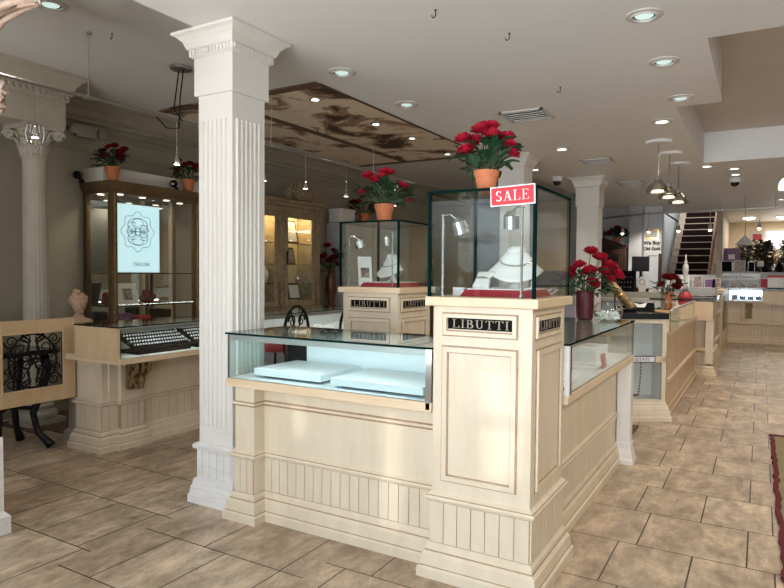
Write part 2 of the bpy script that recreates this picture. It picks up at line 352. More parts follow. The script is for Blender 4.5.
struct('ceiling_left', MB().box(-7, -3.0, -1.8, 15.2, CL, CL+.05), 'ceil', 'higher ceiling bay over the left side')
struct('wall_left', MB().box(-6.6, -6.48, -1.8, 15.2, 0, 3.4), 'wall', 'beige left wall')
wf = MB()
for a, b in ((-6.6, -4.7), (-2.2, -1.8), (1.1, 1.4), (2.5, 2.7), (4.7, 5.2)): wf.box(a, b, -1.8, -1.68, 0, 3.4)
wf.box(-6.6, 5.2, -1.8, -1.68, 2.65, 3.4).box(-4.7, -2.2, -1.8, -1.68, 0, .5).box(-1.8, 1.1, -1.8, -1.68, 0, .5).box(2.7, 4.7, -1.8, -1.68, 0, .5)
struct('wall_front', wf, 'shopfront', 'street side shopfront wall behind the camera')
for i, (a, b) in enumerate(((-4.7, -2.2), (-1.8, 1.1), (2.7, 4.7))):
    w = MB(); n = 3
    for k in range(n+1): x = a+(b-a)*k/n; w.box(x-.025, x+.025, -1.77, -1.71, .5, 2.65)
    w.box(a, b, -1.77, -1.71, 1.95, 2.0); struct('window_%d' % (i+1), w, 'alu', 'shopfront window frame behind the camera')
d = MB(); d.box(1.4, 2.5, -1.77, -1.72, 0, .2).box(1.4, 1.5, -1.77, -1.72, .2, 2.65).box(2.4, 2.5, -1.77, -1.72, .2, 2.65)
struct('door_1', d, 'darkwood', 'street door frame behind the camera')
wr = MB(); wr.box(5.08, 5.2, -1.8, -.5, 0, 3.4).box(5.08, 5.2, 2.3, 21, 0, 3.4).box(5.08, 5.2, -.5, 2.3, 0, .5).box(5.08, 5.2, -.5, 2.3, 2.7, 3.4)
struct('wall_right', wr, 'wallbeige', 'beige right wall outside the frame')
# unseen mask added outside the shopfront: its gaps shape the sun patches
ws = MB(); gaps = [(-2.36, -2.27, 1.97, 2.20), (-1.74, -1.62, 1.55, 2.19), (-1.13, -.93, 1.93, 2.44)]; xs = -8
for a, b, c0, c1 in gaps: ws.box(xs, a, -2.65, -2.6, 0, 6).box(a, b, -2.65, -2.6, 0, c0).box(a, b, -2.65, -2.6, c1, 6); xs = b
ws.box(xs, 8, -2.65, -2.6, 0, 6); struct('wall_street', ws, 'shopfront', 'added unseen mask with gaps that shape the sun patches')
# far end
wb = MB(); wb.box(-6.6, -2.55, 15, 15.2, 0, 3.4)
struct('wall_back', wb, 'wallgrey', 'dim grey wall at the far left end')
struct('wall_pier', MB().box(-2.55, -2.28, 14.75, 15.3, 0, CZ), 'wallgrey', 'grey pier between the far wall and the stairs')
struct('wall_stair', MB().box(-2.28, -2.10, 15.2, 21, 0, 3.9).box(-2.28, -1.92, 15.05, 15.25, 0, CZ), 'wallpale', 'pale blue wall beside the staircase')
struct('wall_end', MB().box(-7, 5.2, 20.6, 20.8, 0, 5), 'wallbeige', 'beige wall of the bright room at the back')
# crown on the left wall and the mouldings below it
cr = MB(); prof = [(-6.48, 3.12), (-6.44, 3.12), (-6.44, 3.16), (-6.41, 3.18), (-6.38, 3.24), (-6.32, 3.30), (-6.26, 3.33), (-6.26, 3.38), (-6.48, 3.38)]
cr.yprism(prof, 3.75, 15); struct('trim_1', cr, 'crown', 'crown moulding along the left wall')
t2 = MB(); t2.box(-6.48, -6.455, 3.75, 15, 2.98, 3.005).box(-6.48, -6.465, 3.75, 15, 2.80, 2.815).box(-6.48, -6.46, 3.75, 15, 3.05, 3.06); struct('trim_2', t2, 'crown', 'picture rails on the left wall')
struct('baseboard_left', MB().box(-6.48, -6.45, 3.75, 15, 0, .14), 'crown', 'baseboard of the left wall')
# entablature beam over the round column
b = MB(); b.box(-6.48, -5.88, -1.6, 3.73, 2.87, 3.12)
b.ring((-6.48, -5.88, -1.6, 3.73), [(0, 3.12), (.02, 3.12), (.03, 3.17), (.05, 3.19), (.06, 3.25), (.10, 3.31), (.14, 3.34), (.14, 3.379)])
for k in range(70): y = 3.70-k*.06; b.box(-5.85, -5.825, y, y+.03, 3.145, 3.185)
struct('trim_3', b, 'stone', 'entablature beam with crown over the round column')

# ------------------------------------------------------------------ shared woodwork
PB = [(.055, 0), (.055, .045), (.045, .055, 1), (.043, .06), (.038, .11), (.024, .125, 1), (.022, .132), (.020, .15), (.006, .165, 1), (.004, .172), (0, .176)]
PR = [(0, .362), (.004, .366, 1), (.008, .37), (.022, .378), (.028, .392), (.022, .402, 1), (.018, .406), (.004, .418), (0, .424)]
def boards(mb, x0, x1, y0, y1, z0, z1, sides, w=.062, t=.008):
    # bead boards standing on the faces of the rectangle; slot 1 shows in the grooves
    mb.m = 1; mb.box(x0-.001, x1+.001, y0-.001, y1+.001, z0, z1); mb.m = 0
    def run(a, b, put):
        n = max(1, round((b-a)/w)); p = (b-a)/n
        for i in range(n): put(a+i*p+.002, a+(i+1)*p-.002)
    if 'f' in sides: run(x0, x1, lambda a, b: mb.box(a, b, y0-t, y0, z0, z1))
    if 'r' in sides: run(y0, y1, lambda a, b: mb.box(x1, x1+t, a, b, z0, z1))
    if 'l' in sides: run(y0, y1, lambda a, b: mb.box(x0-t, x0, a, b, z0, z1))
def panel_front(mb, x0, x1, z0, z1, y, w=.03, d=.014):   # picture-frame moulding on a face looking to -Y
    for q0, q1, ww, dd, sl in ((0, 1, .007, .004, 1), (.007, 1, w-.012, d, 0), (w-.006, 1, .006, .005, 1)):
        mb.m = sl; a, b2, c, e = x0+q0, x1-q0, z0+q0, z1-q0
        for r in ((a, a+ww, c, e), (b2-ww, b2, c, e), (a+ww, b2-ww, c, c+ww), (a+ww, b2-ww, e-ww, e)): mb.box(r[0], r[1], y-dd, y, r[2], r[3])
    mb.m = 0
def panel_right(mb, y0, y1, z0, z1, x, w=.03, d=.014):
    for q0, q1, ww, dd, sl in ((0, 1, .007, .004, 1), (.007, 1, w-.012, d, 0), (w-.006, 1, .006, .005, 1)):
        mb.m = sl; a, b2, c, e = y0+q0, y1-q0, z0+q0, z1-q0
        for r in ((a, a+ww, c, e), (b2-ww, b2, c, e), (a+ww, b2-ww, c, c+ww), (a+ww, b2-ww, e-ww, e)): mb.box(x, x+dd, r[0], r[1], r[2], r[3])
    mb.m = 0
CG = ['cream', 'glaze']

def pedestal(label, dx, dy):
    t = thing('display_pedestal', label, 'pedestal', (-1.136+dx, 3.04+dy, 0), 'panelled pedestals')
    x0, x1, y0, y1 = -1.387+dx, -.886+dx, 2.775+dy, 3.31+dy
    obj('body', MB().box(x0, x1, y0, y1, .40, 1.34), 'cream', t, .004)
    b = MB(); boards(b, x0-.002, x1+.002, y0-.002, y1+.002, .17, .37, 'frl', .068); obj('wainscot', b, CG, t)
    obj('base_moulding', MB().ring((x0, x1, y0, y1), PB), CG, t); obj('chair_rail', MB().ring((x0, x1, y0, y1), PR), CG, t)
    obj('cap', MB().box(x0-.033, x1+.033, y0-.03, y1+.035, 1.339, 1.384), 'maple', t, .005)
    f = MB(); panel_front(f, x0+.052, x1-.066, 1.193, 1.309, y0); panel_right(f, y0+.033, y1-.07, 1.193, 1.307, x1)
    panel_front(f, x0+.05, x1-.064, .478, 1.148, y0, .036); panel_right(f, y0+.056, y1-.058, .478, 1.15, x1, .036)
    obj('panel_moulding', f, CG, t)
    for side in 'fr':
        p = MB(); l = MB()
        if side == 'f':
            p.box(x0+.083, x1-.084, y0-.008, y0, 1.230, 1.286); serif(l, 'LIBUTTI', .040, FY((x0+x1)/2, y0-.0085, 1.237), .285)
        else:
            p.box(x1, x1+.008, y0+.066, y1-.103, 1.230, 1.284); serif(l, 'LIBUTTI', .040, FX(x1+.0085, (y0+y1)/2-.018, 1.236), .32)
        q = obj('name_plate', p, 'blackfab', t, .001); obj('lettering', l, 'palebrass', q)
        q['label'] = 'black plate with gold letters LIBUTTI'
    return t

def glass_case(label, dx, dy, lamps=True):
    t = thing('glass_display_case', label, 'display case', (-1.14+dx, 3.05+dy, 1.384), 'tall glass cases on the pedestals')
    x0, x1, y0, y1, z0, z1 = -1.41+dx, -.872+dx, 2.757+dy, 3.337+dy, 1.384, 1.882; g = .007
    GE = ['glass', 'edge']
    obj('front_pane', MB().pane(x0, x1, y0, y0+g, z0, z1), GE, t); obj('back_pane', MB().pane(x0, x1, y1-g, y1, z0, z1), GE, t)
    obj('side_pane', MB().pane(x0, x0+g, y0+g, y1-g, z0, z1), GE, t); obj('side_pane', MB().pane(x1-g, x1, y0+g, y1-g, z0, z1), GE, t)
    obj('top_pane', MB().pane(x0-.004, x1+.004, y0-.004, y1+.004, z1, z1+.013), GE, t)
    for x, y in ((x0, y0), (x1, y0), (x1, y1), (x0, y1)):
        b = MB()
        sx = 1 if x == x0 else -1; sy = 1 if y == y0 else -1
        b.box(min(x, x+sx*.012)-.0015, max(x, x+sx*.012)+.0015, min(y, y+sy*.012)-.0015, max(y, y+sy*.012)+.0015, z0, z1)
        obj('corner_edge', b, 'edge', t)
    for x, y, a, zt in ((x0+.055, y0+.05, .55, .40), (x1-.075, y0+.035, PI-.5, .42)):
        p = MB(); p.lathe([(.012, z0), (.012, z0+.012), (.006, z0+.014), (.006, z0+.04), (.010, z0+.042), (.010, z0+.05), (.006, z0+.052), (.006, z0+zt-.006), (.011, z0+zt-.004), (.011, z0+zt)], 10, (x, y))
        pr = obj('lamp_rod', p, 'chrome', t, smooth=False)
        h = MB(); e = Vector((x+.075*math.cos(a), y+.075*math.sin(a), z0+zt-.03))
        h.tube([(x, y, z0+zt-.004), ((x+e.x)/2, (y+e.y)/2, z0+zt+.002), e], .004, 6)
        dd = Vector((.25 if a < 1.5 else -.05, .2, -1)).normalized(); h.tube([e-dd*.018, e, e+dd*.005, e+dd*.065], [.014, .030, .036, .037], 16)
        obj('lamp_head', h, 'steel', sub(pr) and pr)
    return t

def fluted_square(label, cx, cy, half, full, z_step, ceil):
    t = thing('square_column', label, 'column', (cx, cy, 0))
    q = (cx-half, cx+half, cy-half, cy+half)
    s = MB().box(*q, .3, z_step)
    if full:
        n = 6; w = 2*half
        for i in range(n):
            a = -half+.03+(w-.06)*i/n; e = a+(w-.06)/n*.62; z0, z1 = .50, 2.45
            P = lambda d: [(a, 0), (a+.006, d), (e-.006, d), (e, 0)]
            for sgn in (1, -1):
                s.prism([(cx+p, cy-half-dd) for p, dd in (P(.012) if sgn == 1 else P(.012))][::1], z0, z1) if sgn == 1 else s.prism([(cx+p, cy+half+dd) for p, dd in P(.012)][::-1], z0, z1)
                s.prism([(cx+half+dd, cy+p) for p, dd in P(.012)], z0, z1) if sgn == 1 else s.prism([(cx-half-dd, cy+p) for p, dd in P(.012)][::-1], z0, z1)
    obj('shaft', s, 'white', t)
    obj('neck', MB().box(cx-half-.02, cx+half+.02, cy-half-.02, cy+half+.02, z_step, ceil-.14), 'white', t, .003)
    c = MB(); q2 = (cx-half-.02, cx+half+.02, cy-half-.02, cy+half+.02)
    c.ring(q2, [(0, ceil-.155), (.008, ceil-.152), (.012, ceil-.147), (.022, ceil-.142), (.022, ceil-.105), (.032, ceil-.10), (.038, ceil-.085), (.05, ceil-.055), (.075, ceil-.03), (.10, ceil-.018), (.10, ceil-.002)])
    if full:
        for k in range(12):
            p = -half-.03+(2*half+.06)*k/12
            for lo, hi in ((p+.002, p+.019),):
                c.box(cx+lo, cx+hi, cy-half-.05, cy-half-.04, ceil-.138, ceil-.110); c.box(cx+half+.04, cx+half+.05, cy+lo, cy+hi, ceil-.138, ceil-.110)
    obj('cornice', c, 'white', t)
    if full:
        b = MB(); b.ring(q, [(.055, 0), (.055, .05), (.046, .06), (.042, .10), (.034, .115), (.030, .145), (.012, .16), (.012, .345), (.03, .35), (.034, .372), (.02, .385), (0, .392)])
        for i in range(5):
            p = -half-.01+(2*half+.02)*i/5; b.box(cx+p+.004, cx+p+.052, cy-half-.018, cy-half-.01, .165, .34); b.box(cx+half+.01, cx+half+.018, cy+p+.004, cy+p+.052, .165, .34)
        obj('base', b, 'scuff', t)
    return t

# carved leaf / volute helpers for capitals and corbels
def volute(mb, mtx, r, turns=1.6, tr=.02, n=26):
    P = []
    for i in range(n+1):
        a = turns*2*PI*i/n; q = r*(1-.86*i/n); P.append(mtx @ Vector((q*math.cos(a), q*math.sin(a), 0)))
    mb.tube(P, [tr*(1-.5*i/n) for i in range(n+1)], 6)
def acanthus(mb, mtx, w, h, out):
    def P(u, v):
        s = (v-.5)*2; wid = w*.5*(math.sin(PI*min(1, u*1.05+.12))**.6)*(1+.16*math.cos(u*22)); d = out*(u**2.2)*1.0-.3*out*abs(s)*(1-u)
        z = h*(u-.22*max(0, u-.7)/.3*u)
        return mtx @ Vector((s*wid, d+.01*math.cos(s*6), z))
    mb.grid(P, 8, 6)
def capital(mb, lv, c, r, h, wide, z0):
    mb.lathe([(r*1.08, z0-.02), (r*1.14, z0), (r*1.0, z0+.02), (r*1.05, z0+h*.5), (r*1.35, z0+h*.85), (r*1.5, z0+h*.88)], 20, c)
    w = wide/2; P = []
    for k in range(4):
        a0 = PI/4+k*PI/2; a1 = a0+PI/2
        c0 = Vector((math.cos(a0), math.sin(a0)))*w*1.32; c1 = Vector((math.cos(a1), math.sin(a1)))*w*1.32
        for i in range(6):
            p = c0.lerp(c1, i/6); p *= 1-.16*math.sin(PI*i/6); P.append((c[0]+p.x, c[1]+p.y))
    mb.prism(P, z0+h*.88, z0+h)
    for row, (n, hh, zz, o) in enumerate(((8, h*.45, z0, .5), (8, h*.68, z0+.01, .75))):
        for k in range(n):
            a = 2*PI*(k+.5*row)/n
            T = frame((c[0]+r*1.06*math.cos(a), c[1]+r*1.06*math.sin(a), zz), (-math.sin(a), math.cos(a), 0), (0, 0, 1)) @ Matrix(((1, 0, 0, 0), (0, 0, 1, 0), (0, 1, 0, 0), (0, 0, 0, 1)))
            acanthus(lv, T, r*.85, hh, r*o)
    for k in range(4):
        a = PI/4+k*PI/2; d = Vector((math.cos(a), math.sin(a), 0)); s = Vector((-math.sin(a), math.cos(a), 0))
        for sg in (1, -1):
            o = Vector((c[0], c[1], z0+h*.70))+d*(w*1.08)+s*sg*r*.18
            volute(lv, frame(o, d, (0, 0, 1)), r*.42, 1.7, r*.13)
            lv.tube([Vector((c[0], c[1], z0+h*.45))+d*r*1.05+s*sg*r*.35, Vector((c[0], c[1], z0+h*.75))+d*r*1.3+s*sg*r*.3, o+Vector((0, 0, r*.42))], r*.1, 6)
def round_column(label, c, r, zcap, ztop, stone, wide, base=True):
    t = thing('round_column', label, 'column', (c[0], c[1], 0))
    n = 96; fl = lambda k, z: 1-.05*(1-abs(math.cos(PI*k/4.8)))**.8 if .30 < z < zcap-.06 else 1
    s = MB().lathe([(r*1.02, .20), (r, .30), (r, .31), (r*.98, 1.2), (r*.9, zcap-.06), (r*.9, zcap-.055), (r*.93, zcap)], n, c, fl); obj('shaft', s, stone, t)
    b = MB(); q = r*1.5; b.box(c[0]-q, c[0]+q, c[1]-q, c[1]+q, 0, .06)
    b.lathe([(r*1.42, .06), (r*1.5, .08), (r*1.5, .11), (r*1.4, .13), (r*1.18, .14), (r*1.15, .16), (r*1.24, .175), (r*1.24, .19), (r*1.05, .205)], 32, c); obj('base', b, stone, t)
    m = MB(); l = MB(); capital(m, l, c, r*.93, ztop-zcap, wide, zcap); k = obj('capital', m, stone, t); obj('acanthus_carving', l, stone, t, smooth=True, solid=.012)
    return t

# ------------------------------------------------------------------ columns
fluted_square('white square fluted column with stepped cornice beside the front glass counter', -2.985, 3.03, .146, True, 2.61, CZ)
fluted_square('cream square column rising behind the potted roses on the sale case', -2.78, 7.9, .15, False, 2.55, CZ)
fluted_square('cream square column behind the right side of the sale case', -2.36, 10.2, .16, False, 2.55, CZ)
round_column('beige round fluted column with leafy capital under the left beam', (-6.05, 3.52), .118, 2.58, 2.87, 'stone', .40)
NX = -4.0
nc = thing('round_column', 'pink veined column at the left edge, only a leafy capital tip and white base showing', 'column', (NX, 1.75, 0))
obj('pedestal', MB().box(-4.2, -3.675, 1.45, 1.94, 0, .55).ring((-4.2, -3.675, 1.45, 1.94), [(.025, 0), (.025, .10), (0, .13)]), 'scuff', nc)
obj('shaft', MB().lathe([(.17, .55), (.16, 2.1), (.17, 2.12)], 32, (NX, 1.72)), 'veined', nc, smooth=True)
m_ = MB(); l_ = MB(); capital(m_, l_, (NX, 1.72), .18, .55, .50, 2.12); obj('capital', m_, 'veined', nc); obj('acanthus_carving', l_, 'veined', nc, smooth=True, solid=.014)
m_ = MB()
def leaf(P0, P1, P2, w, m=m_):
    P0, P1, P2 = Vector(P0), Vector(P1), Vector(P2)
    m.grid(lambda u, v: P0*(1-u)**2+P1*2*u*(1-u)+P2*u*u+Vector((0, 1, .15))*((v-.5)*2*w*(1-u**3)**.5*(1+.12*math.cos(u*26)))+Vector((0, 0, -.05))*abs(v-.5)*2+Vector((0, 0, .02))*math.cos((v-.5)*14), 14, 8)
leaf((-3.75, 1.75, 2.62), (-3.45, 1.75, 2.84), (-2.98, 1.77, 2.815), .07); leaf((-3.75, 1.75, 2.30), (-3.4, 1.75, 2.46), (-3.27, 1.75, 2.40), .05); leaf((-3.75, 1.75, 2.18), (-3.4, 1.75, 2.36), (-3.28, 1.75, 2.335), .04)
obj('curled_leaves', m_, 'veined', nc, smooth=True, solid=.035)
obj('abacus', MB().box(NX-.35, NX+.10, 1.40, 2.05, 2.67, 3.3), 'veined', nc, .02)

# ------------------------------------------------------------------ front counter
def pil(mb, x0, x1, y0, y1, top, base, rail):
    mb.box(x0, x1, y0, y1, .17, top); base.ring((x0, x1, y0, y1), PB); rail.ring((x0, x1, y0, y1), PR)
GE = ['glassg', 'edge']
t = thing('display_counter', 'cream panelled counter with greenish glass case beside the white column', 'counter', (-2.08, 3.05, 0))
bd = MB(); bs = MB(); rl = MB()
pil(bd, -2.735, -2.585, 2.80, 3.33, .81, bs, rl); obj('pilaster', bd, 'cream', t, .004)
p = MB(); p.ring((-2.735, -2.585, 2.80, 3.33), [(0, .688), (.010, .692, 1), (.014, .70), (.008, .712, 1), (0, .718)]); p.ring((-2.6, -1.38, 2.893, 3.33), [(0, .685), (.010, .69, 1), (.014, .70), (.008, .712, 1), (0, .72)]); obj('upper_moulding', p, CG, t)
obj('base_cabinet', MB().box(-2.60, -1.38, 2.893, 3.33, .35, .81), 'cream', t)
w = MB(); boards(w, -2.585, -1.386, 2.892, 3.32, .17, .37, 'f', .062); boards(w, -2.737, -2.583, 2.798, 3.32, .17, .37, 'fr', .052); obj('wainscot', w, CG, t)
bs.ring((-2.6, -1.445, 2.893, 3.33), PB); rl.ring((-2.6, -1.42, 2.893, 3.33), PR)
obj('base_moulding', bs, CG, t); obj('chair_rail', rl, CG, t)
obj('display_ledge', MB().box(-2.778, -1.39, 2.766, 3.345, .806, .856), 'maple', t, .004)
obj('case_floor', MB().box(-2.765, -1.392, 2.785, 3.33, .856, .858), 'tray', t)
obj('front_pane', MB().pane(-2.772, -1.425, 2.775, 2.782, .857, 1.118), GE, t)
obj('side_pane', MB().pane(-2.772, -2.765, 2.783, 3.335, .857, 1.118), GE, t)
obj('top_pane', MB().pane(-2.785, -1.39, 2.766, 3.345, 1.120, 1.131), ['topglass', 'edge'], t)
q = MB(); q.box(-2.764, -1.43, 2.783, 2.795, 1.085, 1.118).box(-2.764, -2.75, 2.783, 2.795, .858, 1.085).box(-2.764, -2.755, 2.795, 3.33, 1.085, 1.118).box(-2.764, -1.395, 3.325, 3.335, 1.085, 1.118)
obj('metal_rim', q, 'alu', t)
obj('corner_bracket', MB().box(-1.425, -1.392, 2.770, 2.80, .84, 1.118).box(-1.422, -1.40, 2.766, 2.77, .82, .86), 'chrome', t)
obj('back_panel', MB().box(-2.58, -1.40, 3.30, 3.325, .858, 1.085), 'tray', t); obj('dark_gap_sheet', MB().box(-2.755, -2.60, 3.31, 3.325, .858, 1.06), 'screenoff', t)  # black sheet stands in for the shaded gap left of the back panel
for lab, x0, x1, y0, y1 in (('wide pale blue display riser on the left in the front glass counter', -2.64, -2.14, 2.86, 3.27), ('wide pale blue display riser next to the pedestal in the front glass counter', -2.05, -1.47, 2.83, 3.25)):
    r = thing('display_riser', lab, 'riser', ((x0+x1)/2, (y0+y1)/2, .858), 'risers in the front counter')
    obj('platform', MB().box(x0, x1, y0, y1, .872, .915), 'tray', r, .004); obj('recessed_base', MB().box(x0+.04, x1-.04, y0+.05, y1-.03, .858, .873), 'blackfab', r)

q = obj('strip_light', MB().box(-2.70, -1.45, 2.797, 2.806, 1.098, 1.112), 'strip', t); lamp('case_strip', 'AREA', (-2.08, 2.81, 1.10), 1.7, (.92, .97, 1), (.5, 0, 0), shape='RECTANGLE', size=1.2, size_y=.02)
# ------------------------------------------------------------------ pedestals, cases and what stands in them
DX, DY = -1.47, 1.34
pedestal('cream panelled front pedestal with black nameplate carrying the sale case', 0, 0)
pedestal('cream panelled pedestal standing behind the front counter', DX, DY)
glass_case('tall glass case with red sale sign on the front pedestal', 0, 0)
glass_case('tall glass case on the rear pedestal behind the front counter', DX, DY)
def riser(label, dx, dy, mname, x0=-1.29, x1=-.93, y0=2.87, y1=3.2):
    r = thing('velvet_riser', label, 'riser', ((x0+x1)/2+dx, (y0+y1)/2+dy, 1.384), 'red risers in the tall cases')
    m = MB(); i = .02
    m.add([(x0+dx, y0+dy, 1.384), (x1+dx, y0+dy, 1.384), (x1+dx, y1+dy, 1.384), (x0+dx, y1+dy, 1.384), (x0+i+dx, y0+i+dy, 1.418), (x1-i+dx, y0+i+dy, 1.418), (x1-i+dx, y1+dy, 1.418), (x0+i+dx, y1+dy, 1.418)],
          [(3, 2, 1, 0), (4, 5, 6, 7), (0, 1, 5, 4), (1, 2, 6, 5), (2, 3, 7, 6), (3, 0, 4, 7)])
    obj('padded_body', m, mname, r); obj('white_top', MB().box(x0+.03+dx, x1-.03+dx, y0+.03+dy, y1+dy, 1.418, 1.424), 'linen', r)
riser('low red velvet riser with white top in the sale case', 0, 0, 'red')
riser('low dark red velvet riser in the rear glass case', DX, DY, 'red')
def bust(label, loc, rz, s, group='white necklace busts'):
    t = thing('necklace_bust', label, 'necklace stand', loc, group, True, rz)
    m = MB()
    def P(u, v):          # chest sheet curving round to the neck
        a = (u-.5)*PI*.95; k = v**.8; rad = .115*(1-k)+.045*k; z = .045+.115*v+.012*math.cos(a*2)*(1-v)
        drop = .05*(1-v)*abs(math.sin(a))**2
        return Vector((rad*math.sin(a)*1.05*s, -rad*math.cos(a)*.8*s, (z-.03*(1-v)*math.cos(a)+drop)*s))
    m.grid(P, 18, 8); m.tube([(0, 0, .15*s), (0, .004, .178*s)], [.043*s, .040*s], 16)
    b = obj('chest', m, 'linen', t, smooth=True, solid=.006)
    f = MB(); f.tube([(0, 0, 0), (0, 0, .02*s), (0, 0, .15*s)], [.05*s, .016*s, .014*s], 14); obj('foot', f, 'linen', t, smooth=True)
    n = MB()
    for k in range(19):
        a = (k/18-.5)*PI*.9; rad = .062*s; n.ball((rad*math.sin(a)*1.12, -rad*math.cos(a)*.92-.008, (.128-.028*math.cos(a))*s), .0055*s, 6, 4)
    obj('necklace', n, 'silver', t); return t
bust('white necklace bust with silver chain in the sale case', (-1.06, 3.04, 1.424), .25, 1.12)
bust('white necklace bust in the rear glass case', (-1.10+DX, 3.06+DY, 1.424), -.35, 1.2)
t = thing('bracelet_pillow', 'white bracelet pillow with chain in the sale case', 'bracelet display', (-1.195, 2.95, 1.424), None, True, -.3)
m = MB(); m.grid(lambda u, v: Vector(((u-.5)*.10*(1-.35*math.sin(PI*v)*.6), .05*(v-.5)+.0, .075*v+.012*math.sin(PI*v))), 8, 8)
obj('cushion', m, 'linen', t, smooth=True, solid=.022)
m = MB(); m.tube([(-.047+.094*k/14, -.002-.022*math.sin(PI*k/14), .045+.010*math.sin(PI*k/14)) for k in range(15)], .0035, 6); obj('bracelet', m, 'silver', t)
t = thing('ring_stand', 'small white ring stand right of the necklace bust in the sale case', 'ring stand', (-.955, 2.97, 1.424), None, True)
m = MB(); m.box(-.03, .03, -.018, .018, 0, .006); m.tube([(0, 0, .006), (.002, 0, .03), (.008, 0, .05)], [.010, .008, .003], 10); obj('finger', m, 'linen', t)
m = MB(); m.tube([(.010*math.cos(a*PI/6)+.002, .010*math.sin(a*PI/6), .022) for a in range(13)], .002, 5); obj('ring', m, 'silver', t)
t = thing('gift_box', 'small white box with teal lid left in the sale case', 'box', (-1.335, 2.97, 1.384), None, True)
obj('box_body', MB().box(-.03, .03, -.02, .02, 0, .03), 'linen', t, .002); obj('lid', MB().box(-.031, .031, -.021, .021, .03, .042), 'tray', t, .002)
t = thing('jewelry_cluster', 'clear crystal brooch cluster at the right side of the sale case', 'brooch', (-.93, 3.22, 1.384), None, True)
m = MB()
for k in range(16): m.ball((R.uniform(-.035, .035), R.uniform(-.03, .03), R.uniform(.008, .04)), R.uniform(.005, .009), 5, 4)
obj('stones', m, 'crystal', t); obj('clasp', MB().box(-.04, .04, -.025, .025, 0, .006), 'silver', t)
# sale sign
t = thing('sale_sign', 'red SALE sign with white border fixed on the front glass case', 'sign', (-.978, 2.744, 1.80))
TS = Matrix.Translation((-.978, 2.744, 1.852)) @ Matrix.Rotation(-.035, 4, 'Y')
m = MB(); m.T = TS; m.box(-.106, .106, -.003, .003, -.045, .045); obj('white_border', m, 'boardwhite', t, .0015)
m = MB(); m.T = TS; m.box(-.1, .1, -.005, -.003, -.039, .039); q = obj('red_panel', m, 'redboard', t)
m = MB(); serif(m, 'SALE', .047, TS @ frame((0, -.005, -.023), (1, 0, 0), (0, 0, 1)), .155); obj('lettering', m, 'boardwhite', t)
# picture card standing in the rear case
t = thing('picture_card', 'tall white card leaning in the rear glass case', 'card', (-2.72, 4.30, 1.384))
m = MB(); m.T = frame((-2.74, 4.26, 1.386), (.75, .66, 0), (-.12, .1, 1)); m.box(-.055, .055, 0, .24, 0, .006); obj('card_board', m, 'boardwhite', t)
m = MB(); m.T = frame((-2.74, 4.26, 1.386), (.75, .66, 0), (-.12, .1, 1)); m.box(-.035, .035, .07, .15, .006, .007); obj('print', m, 'photo', t)

# ------------------------------------------------------------------ roses
def rose_mesh(name, mname):
    m = MB(); rr = random.Random(3)
    for n, r0, h, fl, sp, ph in ((3, .22, 1.06, .0, 2.6, 0), (4, .42, 1.05, .02, 2.1, .5), (5, .64, .98, .06, 1.75, .2), (5, .82, .84, .14, 1.7, .9), (6, .92, .60, .30, 1.5, .4)):
        for k in range(n):
            a0 = 2*PI*k/n+ph+rr.uniform(-.15, .15); hh = h*rr.uniform(.9, 1.08)
            def P(u, v):
                a = a0+(u-.5)*sp*(.55+.45*math.sin(PI*min(1, .15+.75*v))); e = (u-.5)*2
                q = r0*(.22+.78*min(1, v*1.25)**.7)+fl*max(0, v-.55)**2*3
                return Vector((q*math.cos(a), q*math.sin(a), hh*(v*(1-.16*e*e)-fl*1.6*max(0, v-.7)**2)))
            m.grid(P, 5, 5)
    return mesh(name, m, mname, True)
ROSE = rose_mesh('rose_bloom', 'rose'); ROSED = rose_mesh('dark_rose_bloom', 'rosedark')
def pot(kind, s):
    if kind == 'terra': return [(.036*s, 0), (.049*s, .078*s), (.054*s, .078*s), (.058*s, .108*s), (.052*s, .108*s), (.047*s, .088*s)]
    if kind == 'burg': return [(.05*s, 0), (.062*s, .02*s), (.066*s, .10*s), (.066*s, .20*s), (.069*s, .222*s), (.06*s, .222*s), (.056*s, .19*s)]
    return [(.05*s, 0), (.055*s, .01*s), (.035*s, .05*s), (.04*s, .10*s), (.062*s, .28*s), (.058*s, .40*s), (.036*s, .46*s), (.05*s, .50*s), (.042*s, .50*s), (.03*s, .46*s)]
